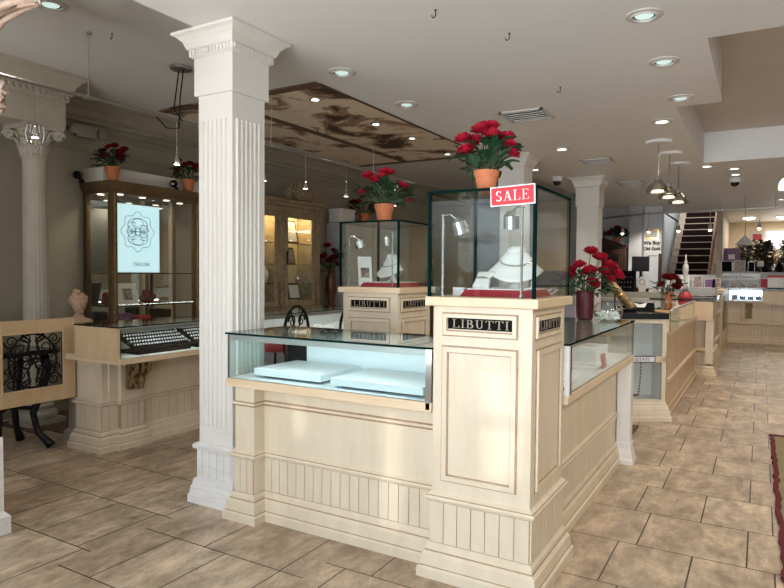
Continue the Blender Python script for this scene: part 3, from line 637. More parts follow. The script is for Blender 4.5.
def plant(label, loc, kind, s, blooms, dark=False, br=.04, leaves=60, spread=.15, lh=(.12, .26), seed=1, group='potted red roses', potmat='terra', drop=0, name='potted_roses', spiky=False):
    t = thing(name, label, 'plant', loc, group, True); rr = random.Random(seed); pr = pot(kind, s); top = max(z for r, z in pr)
    obj('pot' if kind == 'terra' else 'vase', MB().lathe(pr, 28), potmat, t, smooth=False, bevel=0)
    if kind == 'terra': obj('soil', MB().lathe([(.045*s, top-.02*s), (.045*s, top-.016*s)], 16), 'soil', t)
    st = MB(); lf = MB(); bl = []
    for (x, y, z) in blooms:
        b = Vector((x, y, top+z)); o = Vector((x*.12, y*.12, top-.02*s)); md = o.lerp(b, .5)+Vector((0, 0, .02))
        st.tube([o, md, b], .0035*s**.5, 5); bl.append(b)
    for k in range(leaves):
        a = rr.uniform(0, 2*PI); q = spread*rr.uniform(.15, 1)**.6; z = top+rr.uniform(*lh)*(1-.35*(q/spread)**2)-(drop if rr.random() < .2 else 0)
        c = Vector((q*math.cos(a), q*math.sin(a), z)); d = Vector((math.cos(a), math.sin(a), rr.uniform(-.5, .7))).normalized(); L = rr.uniform(.06, .095)*s**.6*(1.0 if not spiky else 1.6); w = L*(.55 if not spiky else .2)
        sd = d.cross(Vector((0, 0, 1))).normalized(); up = sd.cross(d)
        lf.grid(lambda u, v: c+d*(L*u)+sd*((v-.5)*2*w*.5*math.sin(PI*min(.97, .06+u*.94))**.8)+up*(.12*L*math.sin(PI*u)+.18*w*abs(v-.5)*2), 4, 2)
        if k % 2 == 0: st.tube([Vector((0, 0, top-.02*s)), c*.55+Vector((0, 0, top*.45)), c], .0022*s**.5, 4)
    obj('stems', st, 'stem', t); obj('foliage', lf, 'leafdark' if dark else 'leaf', t, smooth=True)
    for i, b in enumerate(bl):
        o = obj('rose_bloom', ROSED if dark else ROSE, None, t); k = br*rr.uniform(.85, 1.15)
        d = (b-Vector((0, 0, top))).normalized()*.8+Vector((rr.uniform(-.3, .3), rr.uniform(-.5, 0), .5))
        o.location = b-d.normalized()*k*.3; o.rotation_euler = d.to_track_quat('Z', 'Y').to_euler(); o.scale = (k, k, k)
    return t
# camera-right and towards-camera directions on the floor plan, used to spread blooms round each pot
def ring_of(pts): return [(x*.863-y*.505, x*.505+y*.863, z) for x, y, z in pts]
plant('terracotta pot of bright red roses on the glass case with the sale sign', (-1.205, 2.99, 1.892), 'terra', 1.12,
      ring_of([(-.12, -.03, .15), (-.11, -.07, .085), (-.06, .03, .15), (.02, -.05, .165), (-.025, .02, .21), (.02, .04, .225), (.10, .0, .165), (.115, -.06, .08), (.10, -.03, .12), (.06, .05, .15)]), br=.047, spread=.11, lh=(.0, .15), leaves=70, seed=4)
plant('terracotta pot of red roses on the rear glass case', (-2.63, 4.36, 1.892), 'terra', 1.42,
      ring_of([(-.13, -.04, .22), (-.16, 0, .10), (-.02, -.06, .21), (.0, .03, .26), (.045, -.02, .25), (-.06, .05, .20), (.145, -.05, .14), (.19, .0, .05), (-.07, -.1, .17)]), br=.050, spread=.17, lh=(.02, .18), leaves=76, seed=8)
plant('dark red roses in a terracotta pot on the near end of the gilded cabinet', (-6.0, 4.33, 2.455), 'terra', 1.35,
      ring_of([(-.10, 0, .16), (-.02, -.05, .20), (.0, .05, .23), (.09, -.03, .15), (.12, .02, .19), (-.06, -.06, .10), (.06, .05, .12), (.10, -.05, .08)]), True, .05, 40, .13, (0, .16), 3)
plant('dark red roses in a terracotta pot on the far end of the gilded cabinet', (-6.0, 5.36, 2.455), 'terra', 1.35,
      ring_of([(-.12, 0, .10), (-.02, -.05, .16), (.0, .05, .2), (.09, -.03, .15), (.12, .02, .16), (-.10, -.06, .2), (.06, .05, .12)]), True, .05, 40, .15, (0, .18), 9)
plant('dark red roses in a terracotta pot on the white cabinet beside the rear glass case', (-6.18, 9.55, 2.345), 'terra', 1.9,
      ring_of([(-.2, 0, .2), (-.02, -.05, .3), (.0, .05, .34), (.2, -.03, .2), (.15, .02, .26), (-.1, -.06, .2)]), True, .08, 50, .25, (0, .25), 11)
plant('burgundy vase of deep red roses on the right glass counter', (-1.205, 5.10, 1.133), 'burg', 1.05,
      ring_of([(-.06, -.03, .20), (-.10, .05, .15), (.0, -.1, .15), (.03, -.09, .06), (.05, .03, .31), (.10, -.02, .26), (.17, -.05, .20), (.22, .03, .19), (.15, .06, .27), (.24, -.02, .13), (-.13, -.02, .11), (.12, -.08, .15), (.19, .0, .10)]), False, .058, 80, .19, (-.04, .18), 13, 'vases of red flowers', 'burg', name='vase_of_roses')
plant('small terracotta pot of red roses on the counter past the estate sign', (-1.06, 9.15, 1.135), 'terra', 1.15,
      ring_of([(-.10, 0, .10), (-.02, -.08, .18), (.04, .02, .22), (.10, -.03, .16), (.14, .02, .11), (.05, -.1, .08), (-.07, -.06, .2), (.09, .05, .2)]), True, .06, 40, .18, (-.05, .16), 17)
plant('tall copper vase of dark red lilies beside the carved display cabinet', (-6.15, 8.50, .83), 'urn', 1.4,
      ring_of([(-.2, 0, .12), (-.02, -.08, .15), (.04, .02, .32), (.16, -.03, .22), (.1, .02, .1), (.05, -.1, .2), (-.12, -.06, .22), (.13, .05, .08), (-.06, 0, .4)]), True, .065, 60, .19, (-.05, .45), 19, 'vases of red flowers', 'copper', name='vase_of_lilies', spiky=True)
tag(obj('vase_stand', MB().box(-6.38, -6.02, 8.38, 8.72, 0, .83), 'darkwood', bevel=.01), 'dark square stand under the copper vase', 'stand')

# ------------------------------------------------------------------ right glass counter
t = thing('display_counter', 'right hand cream glass counter running back from the front pedestal', 'counter', (-1.14, 4.3, 0))
x0, x1, y0, y1 = -1.41, -.972, 3.31, 5.28
obj('base_cabinet', MB().box(x0, x1, y0, y1, .17, .81), 'cream', t)
w = MB(); boards(w, x0, x1, y0, y1-.13, .17, .37, 'r', .06); obj('wainscot', w, CG, t)
obj('base_moulding', MB().ring((x0, x1-.008, y0+.06, y1), PB), CG, t); obj('chair_rail', MB().ring((x0, x1, y0+.035, y1-.13), PR), CG, t)
pp = MB(); pb = MB(); pp.box(-.965, -.862, 5.20, 5.31, .1, .806); pb.ring((-.965, -.862, 5.20, 5.31), [(.03, 0), (.03, .03), (.022, .05), (.018, .09), (.008, .12), (.008, .16), (0, .17)]); obj('corner_post', pp, 'white', t, .004); obj('post_foot', pb, 'white', t)
obj('display_ledge', MB().box(x0-.02, -.862, 3.31, 5.33, .806, .856), 'maple', t, .004)
obj('front_pane', MB().pane(-.876, -.869, 3.34, 5.32, .857, 1.118), GE, t); obj('end_pane', MB().pane(x0, -.877, 5.313, 5.32, .857, 1.118), GE, t)
obj('top_pane', MB().pane(x0-.02, -.862, 3.315, 5.33, 1.12, 1.131), ['topglass', 'edge'], t)
obj('metal_rim', MB().box(-.888, -.877, 3.34, 5.31, 1.095, 1.118).box(x0, -.888, 5.30, 5.312, 1.095, 1.118), 'alu', t)
q = obj('strip_light', MB().box(-.90, -.889, 3.4, 5.25, 1.098, 1.112), 'strip', t); lamp('case_strip', 'AREA', (-.905, 4.32, 1.10), 1.1, (.97, 1, .96), (0, .5, 0), shape='RECTANGLE', size=.02, size_y=1.8)
obj('corner_bracket', MB().box(-.882, -.858, 3.312, 3.34, .845, 1.118), 'boardwhite', t); obj('black_strip', MB().box(-.874, -.856, 3.34, 3.362, .857, 1.118), 'black', t)
obj('back_panel', MB().box(x0, x0+.015, 3.32, 5.31, .857, 1.1), 'linen', t); obj('case_floor', MB().box(x0+.015, -.88, 3.32, 5.31, .856, .859), 'linen', t)
for i, (y, x, w_, d_, mm, h, lab) in enumerate(((3.6, -1.02, .2, .22, 'linen', .02, 'low white jewelry pad nearest the pedestal in the right counter'), (3.95, -1.2, .22, .3, 'boardwhite', .06, 'raised white jewelry block in the middle of the right counter'),
        (4.35, -1.02, .2, .2, 'linen', .02, 'low white jewelry pad behind the red paper fan in the right counter'), (4.85, -1.15, .28, .4, 'boardwhite', .10, 'tall white jewelry block at the far end of the right counter'), (3.45, -.95, .07, .12, 'purple', .012, 'dark purple card flat in the near end of the right counter'))):
    o = thing('jewelry_pad', lab, 'display pad', (x, y, .859), 'white pads in the right counter', True)
    obj('pad', MB().box(-w_/2, w_/2, -d_/2, d_/2, 0, h), mm, o, .003); obj('strip', MB().box(-w_/2+.03, w_/2-.03, -.01, .01, h, h+.004), 'silver', o)
t = thing('paper_fan', 'small red patterned paper strip leaning on the right counter glass', 'paper', (-.905, 4.41, .859), None, True)
m = MB(); m.grid(lambda u, v: Vector((-.02*v+.004*math.cos(u*PI*6), (u-.5)*.15+.03*v, .095*v)), 12, 2); obj('folded_paper', m, 'inkred', t, solid=.001)
t = thing('glass_bowl', 'round clear glass bowl on the right counter beside the burgundy vase', 'bowl', (-1.025, 5.08, 1.132), None, True)
m = MB(); m.lathe([(.06, .002), (.10, .03), (.116, .07), (.106, .115), (.078, .145), (.075, .144), (.102, .114), (.111, .07), (.095, .033), (.058, .008)], 28); obj('bowl_glass', m, ['glass'], t, smooth=True)
m = MB()
for k in range(70):
    a = R.uniform(0, 2*PI); q = .085*math.sqrt(R.random()); m.ball((q*math.cos(a), q*math.sin(a), R.uniform(.018, .072)), R.uniform(.011, .018), 6, 4, (1, .8, .7))
tag(obj('white_pebbles', m, 'crystal'), 'white glass pebbles filling the round glass bowl', 'pebbles', kind='stuff').location = (-1.025, 5.08, 1.132)

# ------------------------------------------------------------------ estate counter and the run behind it
u = Vector((.866, .5, 0)); nrm = Vector((.5, -.866, 0)); E0 = Vector((-.815, 6.965, 0))
TE = Matrix(((u.x, -nrm.x, 0, E0.x), (u.y, -nrm.y, 0, E0.y), (0, 0, 1, 0), (0, 0, 0, 1)))     # local x along the face, y inwards
t = thing('estate_counter', 'cream counter with two glazed shelves, black top and estate sign', 'counter', (-1.1, 7.1, 0))
def loc(mb): mb.T = TE; return mb
f = loc(MB()); f.box(-.62, 0, 0, .04, .18, .215).box(-.62, 0, 0, .04, 1.0, 1.04).box(-.62, 0, 0, .04, .60, .66).box(-.045, 0, 0, .04, .215, 1.0).box(-.62, -.57, 0, .04, .215, 1.0)
obj('face_frame', f, 'cream', t, .003)
obj('case_lining', loc(MB()).box(-.62, -.015, .30, .32, .18, 1.04).box(-.62, -.015, .04, .30, .19, .20).box(-.62, -.015, .04, .30, .62, .64), 'boardwhite', t)
obj('side_lining', loc(MB()).box(-.022, -.015, .04, .30, .20, 1.04).box(-.60, -.02, .04, .30, 1.035, 1.04), 'boardwhite', t)
obj('shelf_pane', loc(MB()).pane(-.58, -.04, .012, .018, .21, 1.0), ['glass', 'glass'], t)
obj('base_moulding', loc(MB()).ring((-.62, 0, 0, .32), [(.05, 0), (.05, .04), (.04, .052, 1), (.038, .056), (.034, .10), (.03, .108, 1), (.028, .112), (.014, .16), (.01, .166, 1), (.008, .17), (0, .19)]), CG, t)
obj('black_top', loc(MB()).box(-.64, .012, -.02, .36, 1.045, 1.105), 'black', t, .004)
s = obj('sign_board', loc(MB()).box(-.385, -.115, -.006, 0, .596, .665), 'inkblue', t); obj('sign_face', loc(MB()).box(-.375, -.125, -.008, -.006, .606, .655), 'boardwhite', s)
text('ESTATE', .044, 'lettering', 'inkblue', s, frame(TE @ Vector((-.25, -.0085, .630)), u, (0, 0, 1)))
for k, (lx, zt, zb, amp, lab) in enumerate(((-.27, .57, .24, .05, 'brown bead necklace hanging in the lower estate shelf'), (-.335, .98, .70, .03, 'dark chain necklace hanging in the upper estate shelf'))):
    n = MB(); n.T = TE
    for i in range(34):
        a = i/33; x = lx+amp*math.cos(PI*(1+a)); z = zb+.05-.05*math.sin(PI*a) if .3 < a < .7 else zb+.05-.05*math.sin(PI*a)+(abs(a-.5)-.2)/.3*(zt-zb-.05)
        n.ball((x, .10, z), .010 if k == 0 else .007, 6, 4)
    tag(obj('bead_necklace', n, 'bead' if k == 0 else 'black'), lab, 'necklace', 'necklaces in the estate case')
# long run along the aisle
t = thing('display_counter', 'cream glass counter running along the aisle behind the estate sign', 'counter', (-1.1, 8.5, 0))
x0, x1, y0, y1 = -1.4, -.82, 7.12, 10.19
SL = lambda e: [(x1+e, 7.03), (x1+e, y1), (x0, y1), (x0, 8.03)]
obj('base_cabinet', MB().prism(SL(0), 0, .86), 'creamwarm', t); obj('base_moulding', MB().ring((x1-.05, x1-.02, 7.12, y1-.06), PB), ['creamwarm', 'glaze'], t); obj('chair_rail', MB().ring((x1-.03, x1, 7.08, y1-.03), PR), ['creamwarm', 'glaze'], t)
obj('display_ledge', MB().prism(SL(.02), .86, .90), 'maple', t); obj('front_pane', MB().pane(x1+.008, x1+.015, y0+.02, y1-.3, .90, 1.115), GE, t)
obj('top_pane', MB().pane(x0, x1+.02, y0+.25, y1-.3, 1.118, 1.130), ['topglass', 'edge'], t); obj('back_panel', MB().box(x0, x0+.02, y0+.3, y1-.3, .9, 1.11), 'linen', t); obj('price_tag', MB().box(x1-.02, x1-.01, 8.7, 8.76, .9, 1.0), 'maple', t)
obj('top_trim', MB().box(x1+.005, x1+.022, y0+.1, y1-.3, 1.112, 1.136), 'alu', t)
t = thing('corner_counter', 'maple corner counter block with recessed panel and two pilasters on the aisle', 'counter', (-.78, 10.4, 0))
obj('upper_box', MB().box(-1.4, -.585, 10.2, 11.0, .83, 1.11), 'creamwarm', t, .004); obj('black_top', MB().box(-1.45, -.58, 10.2, 11.0, 1.112, 1.14), 'black', t, .003)
obj('body', MB().box(-1.3, -.70, 10.35, 11.0, 0, .83), 'creamwarm', t)
for a, b_ in ((-1.02, -.92), (-.68, -.575)):
    p = MB(); p.box(a, b_, 10.22, 10.5, .2, .83); pw = obj('pilaster', p, 'cream', t); m = MB(); m.ring((a, b_, 10.22, 10.5), PB); obj('pilaster_base', m, ['creamwarm', 'glaze'], pw)
m = MB(); boards(m, -.93, -.67, 10.3, 10.6, .17, .37, 'f', .06); obj('wainscot', m, ['creamwarm', 'glaze'], t)
m = MB(); m.ring((-1.02, -.575, 10.25, 11.0), PR); m.ring((-1.0, -.6, 10.28, 11.0), PB); obj('mouldings', m, ['creamwarm', 'glaze'], t)
t = thing('display_counter', 'narrow glass counter beyond the maple corner block on the aisle', 'counter', (-.9, 12, 0))
x0, x1, y0, y1 = -1.3, -.62, 11.08, 13.0
obj('base_cabinet', MB().box(x0, x1-.03, y0, y1, 0, .83), 'creamwarm', t); obj('base_moulding', MB().ring((x0, x1-.03, y0, y1), PB), ['creamwarm', 'glaze'], t); obj('chair_rail', MB().ring((x0, x1-.03, y0, y1), PR), ['creamwarm', 'glaze'], t)
obj('display_ledge', MB().box(x0, x1, y0, y1, .83, .865), 'boardwhite', t); obj('front_pane', MB().pane(x1-.012, x1-.005, y0, y1, .865, 1.15), GE, t); obj('top_pane', MB().pane(x0, x1, y0, y1, 1.15, 1.16), ['topglass', 'edge'], t)
obj('case_floor', MB().box(x0, x1-.03, y0, y1, .865, .87), 'boardwhite', t)
t = thing('counter_post', 'tall maple end panel with black slot at the end of the aisle counters', 'panel', (-.65, 14, 0))
obj('panel_body', MB().box(-.72, -.60, 13.05, 15.3, 0, 1.22), 'creamwarm', t, .004); obj('black_slot', MB().box(-.60, -.59, 13.4, 14.6, .45, 1.1), 'black', t)
# things on these tops
t = thing('ornate_tube', 'ornate gold brown tube leaning behind the glass bowl', 'ornament', (-1.16, 6.93, 1.105), None, True)
m = MB(); a = Vector((0.02, 0, .03)); b_ = Vector((-.24, .10, .30)); m.tube([a.lerp(b_, k/10) for k in range(11)], [.045, .05, .042, .05, .046, .05, .044, .05, .046, .05, .03], 14); obj('carved_body', m, 'gold', t)
m = MB(); m.ball((-.115, .01, .175), .028, 8, 6); obj('brass_disc', m, 'brass', t); obj('support', MB().box(-.10, .04, -.04, .06, 0, .03), 'blackfab', t); m = MB(); m.tube([(-.18, .10, 0), (-.19, .09, .24)], .008, 6); obj('prop', m, 'iron', t)
t = thing('jewelry_stand', 'black velvet stand with white necklace card on the estate counter', 'necklace stand', (-1.12, 7.25, 1.105), None, True)
m = MB(); m.xprism([(-.08, 0), (.1, 0), (.1, .07), (.0, .09)], -.13, .13); obj('velvet_wedge', m, 'blackfab', t); m = MB(); m.add([(-.06, -.055, .04), (.05, -.055, .04), (.07, -.015, .088), (0, -.03, .07), (-.07, -.015, .088)], [(0, 1, 2, 3, 4)]); obj('necklace_card', m, 'linen', t, solid=.003)
t = thing('award_figurine', 'white trophy figurine on red base on the counter past the roses', 'trophy', (-.98, 10.40, 1.141), None, True)
m = MB(); m.lathe([(.10, 0), (.10, .03), (.08, .07), (.05, .11)], 8); obj('base', m, 'inkred', t); m = MB(); m.lathe([(.035, .11), (.035, .2), (.02, .28), (.042, .42), (.038, .50), (.016, .52), (.024, .55), (.010, .58), (.006, .66)], 10); obj('statuette', m, 'vent', t, smooth=True)

# ------------------------------------------------------------------ left counter and gate
t = thing('display_counter', 'left cream glass counter with gold scroll bracket next to the iron gate', 'counter', (-4.6, 3.9, 0))
x0, x1, y0, y1 = -4.985, -4.65, 3.235, 5.0
obj('base_cabinet', MB().box(x0+.05, -4.638, 3.3, y1, 0, .76), 'cream', t)
a = MB(); bs = MB(); rl = MB(); pil(a, x0, -4.65, 3.235, 3.365, .77, bs, rl); pil(a, -4.72, -4.606, 3.385, 3.615, .77, bs, rl); obj('pilasters', a, 'cream', t, .004)
bs.ring((-4.9, -4.638, 3.6, y1), [(a_, z_+0) for a_, z_ in [q[:2] for q in PB]]); rl.ring((-4.9, -4.638, 3.6, y1), PR)
obj('base_moulding', bs, CG, t); obj('chair_rail', rl, CG, t)
w = MB(); boards(w, x0, -4.65, 3.235, 3.365, .17, .37, 'fr', .07); boards(w, -4.72, -4.606, 3.385, 3.615, .17, .37, 'r', .06); boards(w, -4.9, -4.638, 3.615, y1, .17, .37, 'r', .09); obj('wainscot', w, CG, t)
obj('case_end', MB().box(-4.80, -4.262, 3.10, 3.13, .795, 1.053), 'creamwarm', t, .003)
obj('display_ledge', MB().box(-4.95, -4.25, 3.11, 7.2, .765, .81), 'maple', t, .003)
obj('front_pane', MB().pane(-4.262, -4.255, 3.13, 7.15, .81, 1.04), GE, t); obj('top_pane', MB().pane(-4.80, -4.25, 3.095, 7.2, 1.053, 1.063), ['topglass', 'edge'], t)
q = obj('strip_light', MB().box(-4.29, -4.277, 3.2, 7.0, 1.02, 1.034), 'strip', t); lamp('case_strip', 'AREA', (-4.295, 5.1, 1.02), 4, (.97, 1, .98), (0, .5, 0), shape='RECTANGLE', size=.02, size_y=3.8)
obj('metal_rim', MB().box(-4.275, -4.262, 3.13, 7.15, 1.015, 1.05), 'alu', t); obj('back_panel', MB().box(-4.80, -4.785, 3.13, 7.15, .81, 1.04), 'linen', t); obj('case_floor', MB().box(-4.785, -4.265, 3.13, 7.15, .81, .814), 'boardwhite', t)
k = MB()      # scroll bracket under the overhang
T1 = frame((-4.50, 3.53, .70), (1, 0, 0), (0, 0, 1))
for yy in (3.43, 3.49, 3.55):
    volute(k, frame((-4.51, yy, .70), (0, 0, 1), (1, 0, 0)), .062, 1.5, .014); volute(k, frame((-4.555, yy, .555), (0, 0, -1), (1, 0, 0)), .035, 1.4, .010)
    k.tube([(-4.45, yy, .71), (-4.46, yy, .66), (-4.53, yy, .60), (-4.54, yy, .54)], [.016, .02, .018, .012], 6)
acanthus(k, frame((-4.52, 3.49, .50), (0, 1, 0), (0, 0, 1)) @ Matrix(((1, 0, 0, 0), (0, 0, 1, 0), (0, -1, 0, 0), (0, 0, 0, 1))), .13, .24, .09)
k.box(-4.60, -4.56, 3.43, 3.55, .50, .76)
obj('scroll_bracket', k, 'gold', t)
obj('lower_panel', MB().box(-4.68, -4.63, 5.0, 7.15, 0, .765), 'lav', t)
for lab, y, z, n in (('black ring tray in the left counter, tilted towards the aisle', 3.62, .815, 0), ('second black ring tray in the left counter, farther from the gate', 4.25, .815, 1)):
    o = thing('ring_tray', lab, 'tray', (-4.45, y, z), 'ring trays in the left counter', True)
    m = MB(); m.xprism([(-.27, 0), (.27, 0), (.27, .03), (-.27, .03)], -.12, .12); obj('tray_base', m, 'blackfab', o)
    m = MB()
    for i in range(6):
        m.tube([(-.13+i*.045, -.29, .035+.12-.022*i), (-.13+i*.045, .29, .035+.12-.022*i)], .017, 8)
    m.add([(-.17, -.29, .14), (-.17, .29, .14), (.12, .29, .03), (.12, -.29, .03)], [(0, 1, 2, 3)]); obj('ring_rolls', m, 'black', o)
    m = MB()
    for i in range(5):
        for j in range(20): m.ball((-.107+i*.045, -.27+j*.028, .052+.115-.022*i), .009, 5, 4)
    obj('rings', m, 'crystal', o)
for lab, y, mm, w_, h in (('white card propped at the near end inside the left counter', 3.32, 'boardwhite', .16, .14), ('small black case beside the white card in the left counter', 3.18, 'blackfab', .06, .17), ('dark blue jewelry pad near the white column in the left counter', 4.75, 'inkblue', .3, .05)):
    o = thing('display_card', lab, 'card', (-4.62, y, .814), None, True); obj('panel', MB().box(-.03, .01, -w_/2, w_/2, 0, h), mm, o, .003); obj('foot', MB().box(-.05, .05, -w_/2, w_/2, 0, .008), mm, o)
# jewelry in the far half of that counter
for i in range(5):
    o = thing('jewelry_pad', 'pale jewelry pad in the far part of the left counter, number %s from the chairs' % ('first', 'second', 'third', 'fourth', 'last')[i], 'display pad', (-4.5, 5.15+i*.42, .814), 'pads in the far left counter', True)
    obj('pad', MB().box(-.12, .12, -.15, .15, 0, .05), ('linen', 'inkblue', 'linen', 'boardwhite', 'purple')[i], o, .004); m = MB(); [m.ball((.05*math.cos(q), .07*math.sin(q), .055), .008, 5, 4) for q in [j*.6 for j in range(10)]]; obj('chain', m, 'silver', o)
# gate
t = thing('counter_gate', 'wooden framed gate with black iron scrollwork at the left edge', 'gate', (-4.97, 2.9, .43))
f = MB(); gx0, gx1 = -5.01, -4.965; ya, yb = 2.545, 3.215
f.box(gx0, gx1, yb-.105, yb, .43, 1.10).box(gx0, gx1, ya, ya+.085, .43, 1.10).box(gx0, gx1, ya+.085, yb-.105, 1.0, 1.10).box(gx0, gx1, ya+.085, yb-.105, .43, .55)
obj('frame', f, 'creamwarm', t, .004); obj('inner_bead', MB().box(gx1-.004, gx1+.004, yb-.112, yb-.104, .55, 1.0).box(gx1-.004, gx1+.004, ya+.084, yb-.112, .994, 1.002).box(gx1-.004, gx1+.004, ya+.084, yb-.112, .548, .556), 'maple', t)
s = MB(); cx_, cy_ = (ya+yb-.02)/2, .775; X = -4.985
def sc(y, z, r, turns, a, flip=1, tr=.007):
    P = []
    for i in range(25):
        q = a+flip*turns*2*PI*i/24; rr = r*(1-.85*i/24); P.append((X, y+rr*math.cos(q), z+rr*math.sin(q)))
    s.tube(P, [tr*(1-.4*i/24) for i in range(25)], 6)
s.tube([(X, cx_+.19*math.cos(a), cy_+.215*math.sin(a)) for a in [k*2*PI/36 for k in range(37)]], .009, 6)
for sy in (1, -1):
    for sz in (1, -1):
        sc(cx_+sy*.095, cy_+sz*.10, .075, 1.6, PI/2*sz, sy*sz); sc(cx_+sy*.17, cy_+sz*.165, .055, 1.7, 0 if sy > 0 else PI, -sy*sz); sc(cx_+sy*.05, cy_+sz*.035, .045, 1.5, 0, sy*sz); sc(cx_+sy*.14, cy_+sz*.04, .04, 1.5, PI, -sy*sz)
        s.tube([(X, cx_, cy_), (X, cx_+sy*.05, cy_+sz*.09), (X, cx_+sy*.02, cy_+sz*.16), (X, cx_+sy*.08, cy_+sz*.21)], .008, 6)
for sy in (1, -1):
    sc(cx_+sy*.05, cy_+.185, .045, 1.5, PI/2, -sy); sc(cx_+sy*.05, cy_-.185, .045, 1.5, -PI/2, sy); sc(cx_+sy*.20, cy_+.07, .035, 1.5, PI/2, sy); sc(cx_+sy*.20, cy_-.07, .035, 1.5, -PI/2, -sy); sc(cx_+sy*.02, cy_, .03, 1.4, 0, sy)
s.tube([(X, ya+.085, 1.0), (X, yb-.105, 1.0), (X, yb-.105, .55), (X, ya+.085, .55), (X, ya+.085, 1.0)], .008, 6)
obj('iron_scrolls', s, 'iron', t)
# stand behind the gate with cabriole legs
t = thing('iron_stand', 'black cabriole legged stand behind the gate', 'stand', (-5.35, 2.85, 0))
m = MB(); m.box(-5.62, -5.08, 2.58, 3.14, .80, .84); obj('seat_top', m, 'black', t, .01)
for i, (sx, sy) in enumerate(((1, 1), (1, -1), (-1, 1), (-1, -1))):
    m = MB(); P = [(0.24, .80), (.27, .70), (.23, .5), (.17, .3), (.20, .14), (.27, .05), (.29, .02)]
    m.tube([(-5.35+sx*q*.8, 2.86+sy*q*.8, z) for q, z in P], [.035, .04, .035, .028, .026, .034, .04], 8); obj('leg', m, 'black', t, smooth=True)
m = MB(); m.tube([(-5.5, 2.70, .34), (-5.35, 2.86, .36), (-5.2, 3.02, .34)], .018, 6); m.tube([(-5.5, 3.02, .34), (-5.35, 2.86, .36), (-5.2, 2.70, .34)], .018, 6); obj('stretcher', m, 'black', t)
tag(obj('floor_mat', MB().box(-6.35, -5.72, 3.28, 5.2, .001, .012).box(-5.72, -5.1, 3.42, 5.2, .001, .012), 'pattern'), 'dark patterned mat on the floor by the round column', 'mat')
tag(obj('doormat', MB().box(-1.25, -1.0, 5.45, 6.55, .001, .012), 'pattern'), 'dark patterned mat between the right counter and estate counter', 'mat')
# plaster head
t = thing('plaster_bust', 'peach plaster head of a woman with hair bun by the gate', 'bust', (-5.3, 3.47, .0), None, True)
obj('column_stand', MB().lathe([(.13, 0), (.13, .05), (.09, .08), (.085, .9), (.12, .95), (.12, 1.0)], 20), 'stone', t)
m = MB(); m.lathe([(.06, .99), (.11, 1.02), (.12, 1.045), (.05, 1.075), (.034, 1.10), (.036, 1.15)], 18); m.ball((.012, -.006, 1.19), .07, 16, 12, (.92, .85, 1.12))
m.tube([(.072, -.018, 1.205), (.088, -.022, 1.18), (.074, -.018, 1.168)], [.007, .014, .008], 6); m.tube([(.06, -.04, 1.152), (.072, -.018, 1.15), (.06, .006, 1.152)], .007, 5); m.ball((.042, -.012, 1.13), .028, 8, 6)
for sy in (-.035, .012): m.ball((.066, sy-.005, 1.205), .010, 6, 4)
b_ = obj('head', m, 'plaster', t, smooth=True)
m = MB(); m.ball((-.012, 0, 1.225), .080, 14, 10, (1, 1, .80)); m.ball((-.03, 0, 1.295), .034, 10, 8); m.tube([(.055*math.cos(a), .07*math.sin(a), 1.25+.01*math.cos(a)) for a in [k_*PI/10 for k_ in range(21)]], .013, 6)
for k_ in range(8): m.tube([(.062*math.cos(a), .072*math.sin(a), 1.225) for a in [k_*PI/4]]+[(.04*math.cos(k_*PI/4), .05*math.sin(k_*PI/4), 1.275), (-.03, 0, 1.295)], .011, 5)
obj('hair', m, 'plaster', t, smooth=True)
t = thing('framed_scroll', 'white square plaque with dark scroll motif at far left above the gate', 'plaque', (-6.40, 3.0, 1.0)); obj('plaque_board', MB().box(-6.45, -6.40, 2.75, 3.15, 1.0, 1.36), 'paper', t, .004)
m = MB(); volute(m, frame((-6.395, 3.0, 1.22), (0, 1, 0), (0, 0, 1)), .10, 1.5, .012); m.ball((-6.39, 3.06, 1.10), .06, 8, 6, (.4, 1, .7)); obj('motif', m, 'gold', t)
tag(obj('side_table', MB().box(-6.46, -6.1, 2.6, 3.18, .95, 1.0).box(-6.44, -6.12, 2.64, 3.14, 0, .95), 'goldwood', bevel=.005), 'low wooden cabinet under the square plaque at far left', 'cabinet')

# ------------------------------------------------------------------ gilded cabinet with the lit poster
t = thing('display_cabinet', 'gilded corner display cabinet with mirrors and lit poster on the left wall', 'cabinet', (-6.2, 4.85, 0))
x0, x1, y0, y1, zt = -6.45, -5.96, 4.285, 5.50, 2.45
f = MB(); f.box(x0, x1, y0, y1, 0, .92).box(x0, x1, y0, y1, 2.33, zt).box(x0, x0+.02, y0, y1, .92, 2.33)
for a, b_, c_, d_ in ((x0, x0+.06, y0, y0+.05), (x1-.07, x1, y0, y0+.07), (x1-.06, x1, y1-.08, y1), (x0, x0+.06, y1-.05, y1)): f.box(a, b_, c_, d_, .92, 2.33)
f.ring((x0, x1, y0, y1), [(0, 2.36), (.012, 2.365), (.012, 2.38), (.02, 2.40), (.03, 2.44), (.03, 2.452)])
obj('frame', f, 'goldwood', t, .004)
obj('inner_stile', MB().box(x0+.03, x0+.06, 5.0, 5.04, .92, 2.33).box(x0+.2, x0+.23, 5.27, 5.30, .92, 2.33), 'maple', t)
obj('mirror_back', MB().box(x0+.021, x0+.03, y0+.05, y1-.05, .92, 2.33), 'mirror', t); obj('side_glass', MB().pane(x0+.06, x1-.07, y0+.01, y0+.016, .95, 2.30), ['glass', 'glass'], t); obj('front_pane', MB().pane(x1-.02, x1-.015, y0+.07, y1-.08, .93, 2.33), ['glass', 'glass'], t)
for z in (1.10, 1.46): obj('glass_shelf', MB().pane(x0+.04, x1-.05, y0+.05, y1-.06, z, z+.01), GE, t)
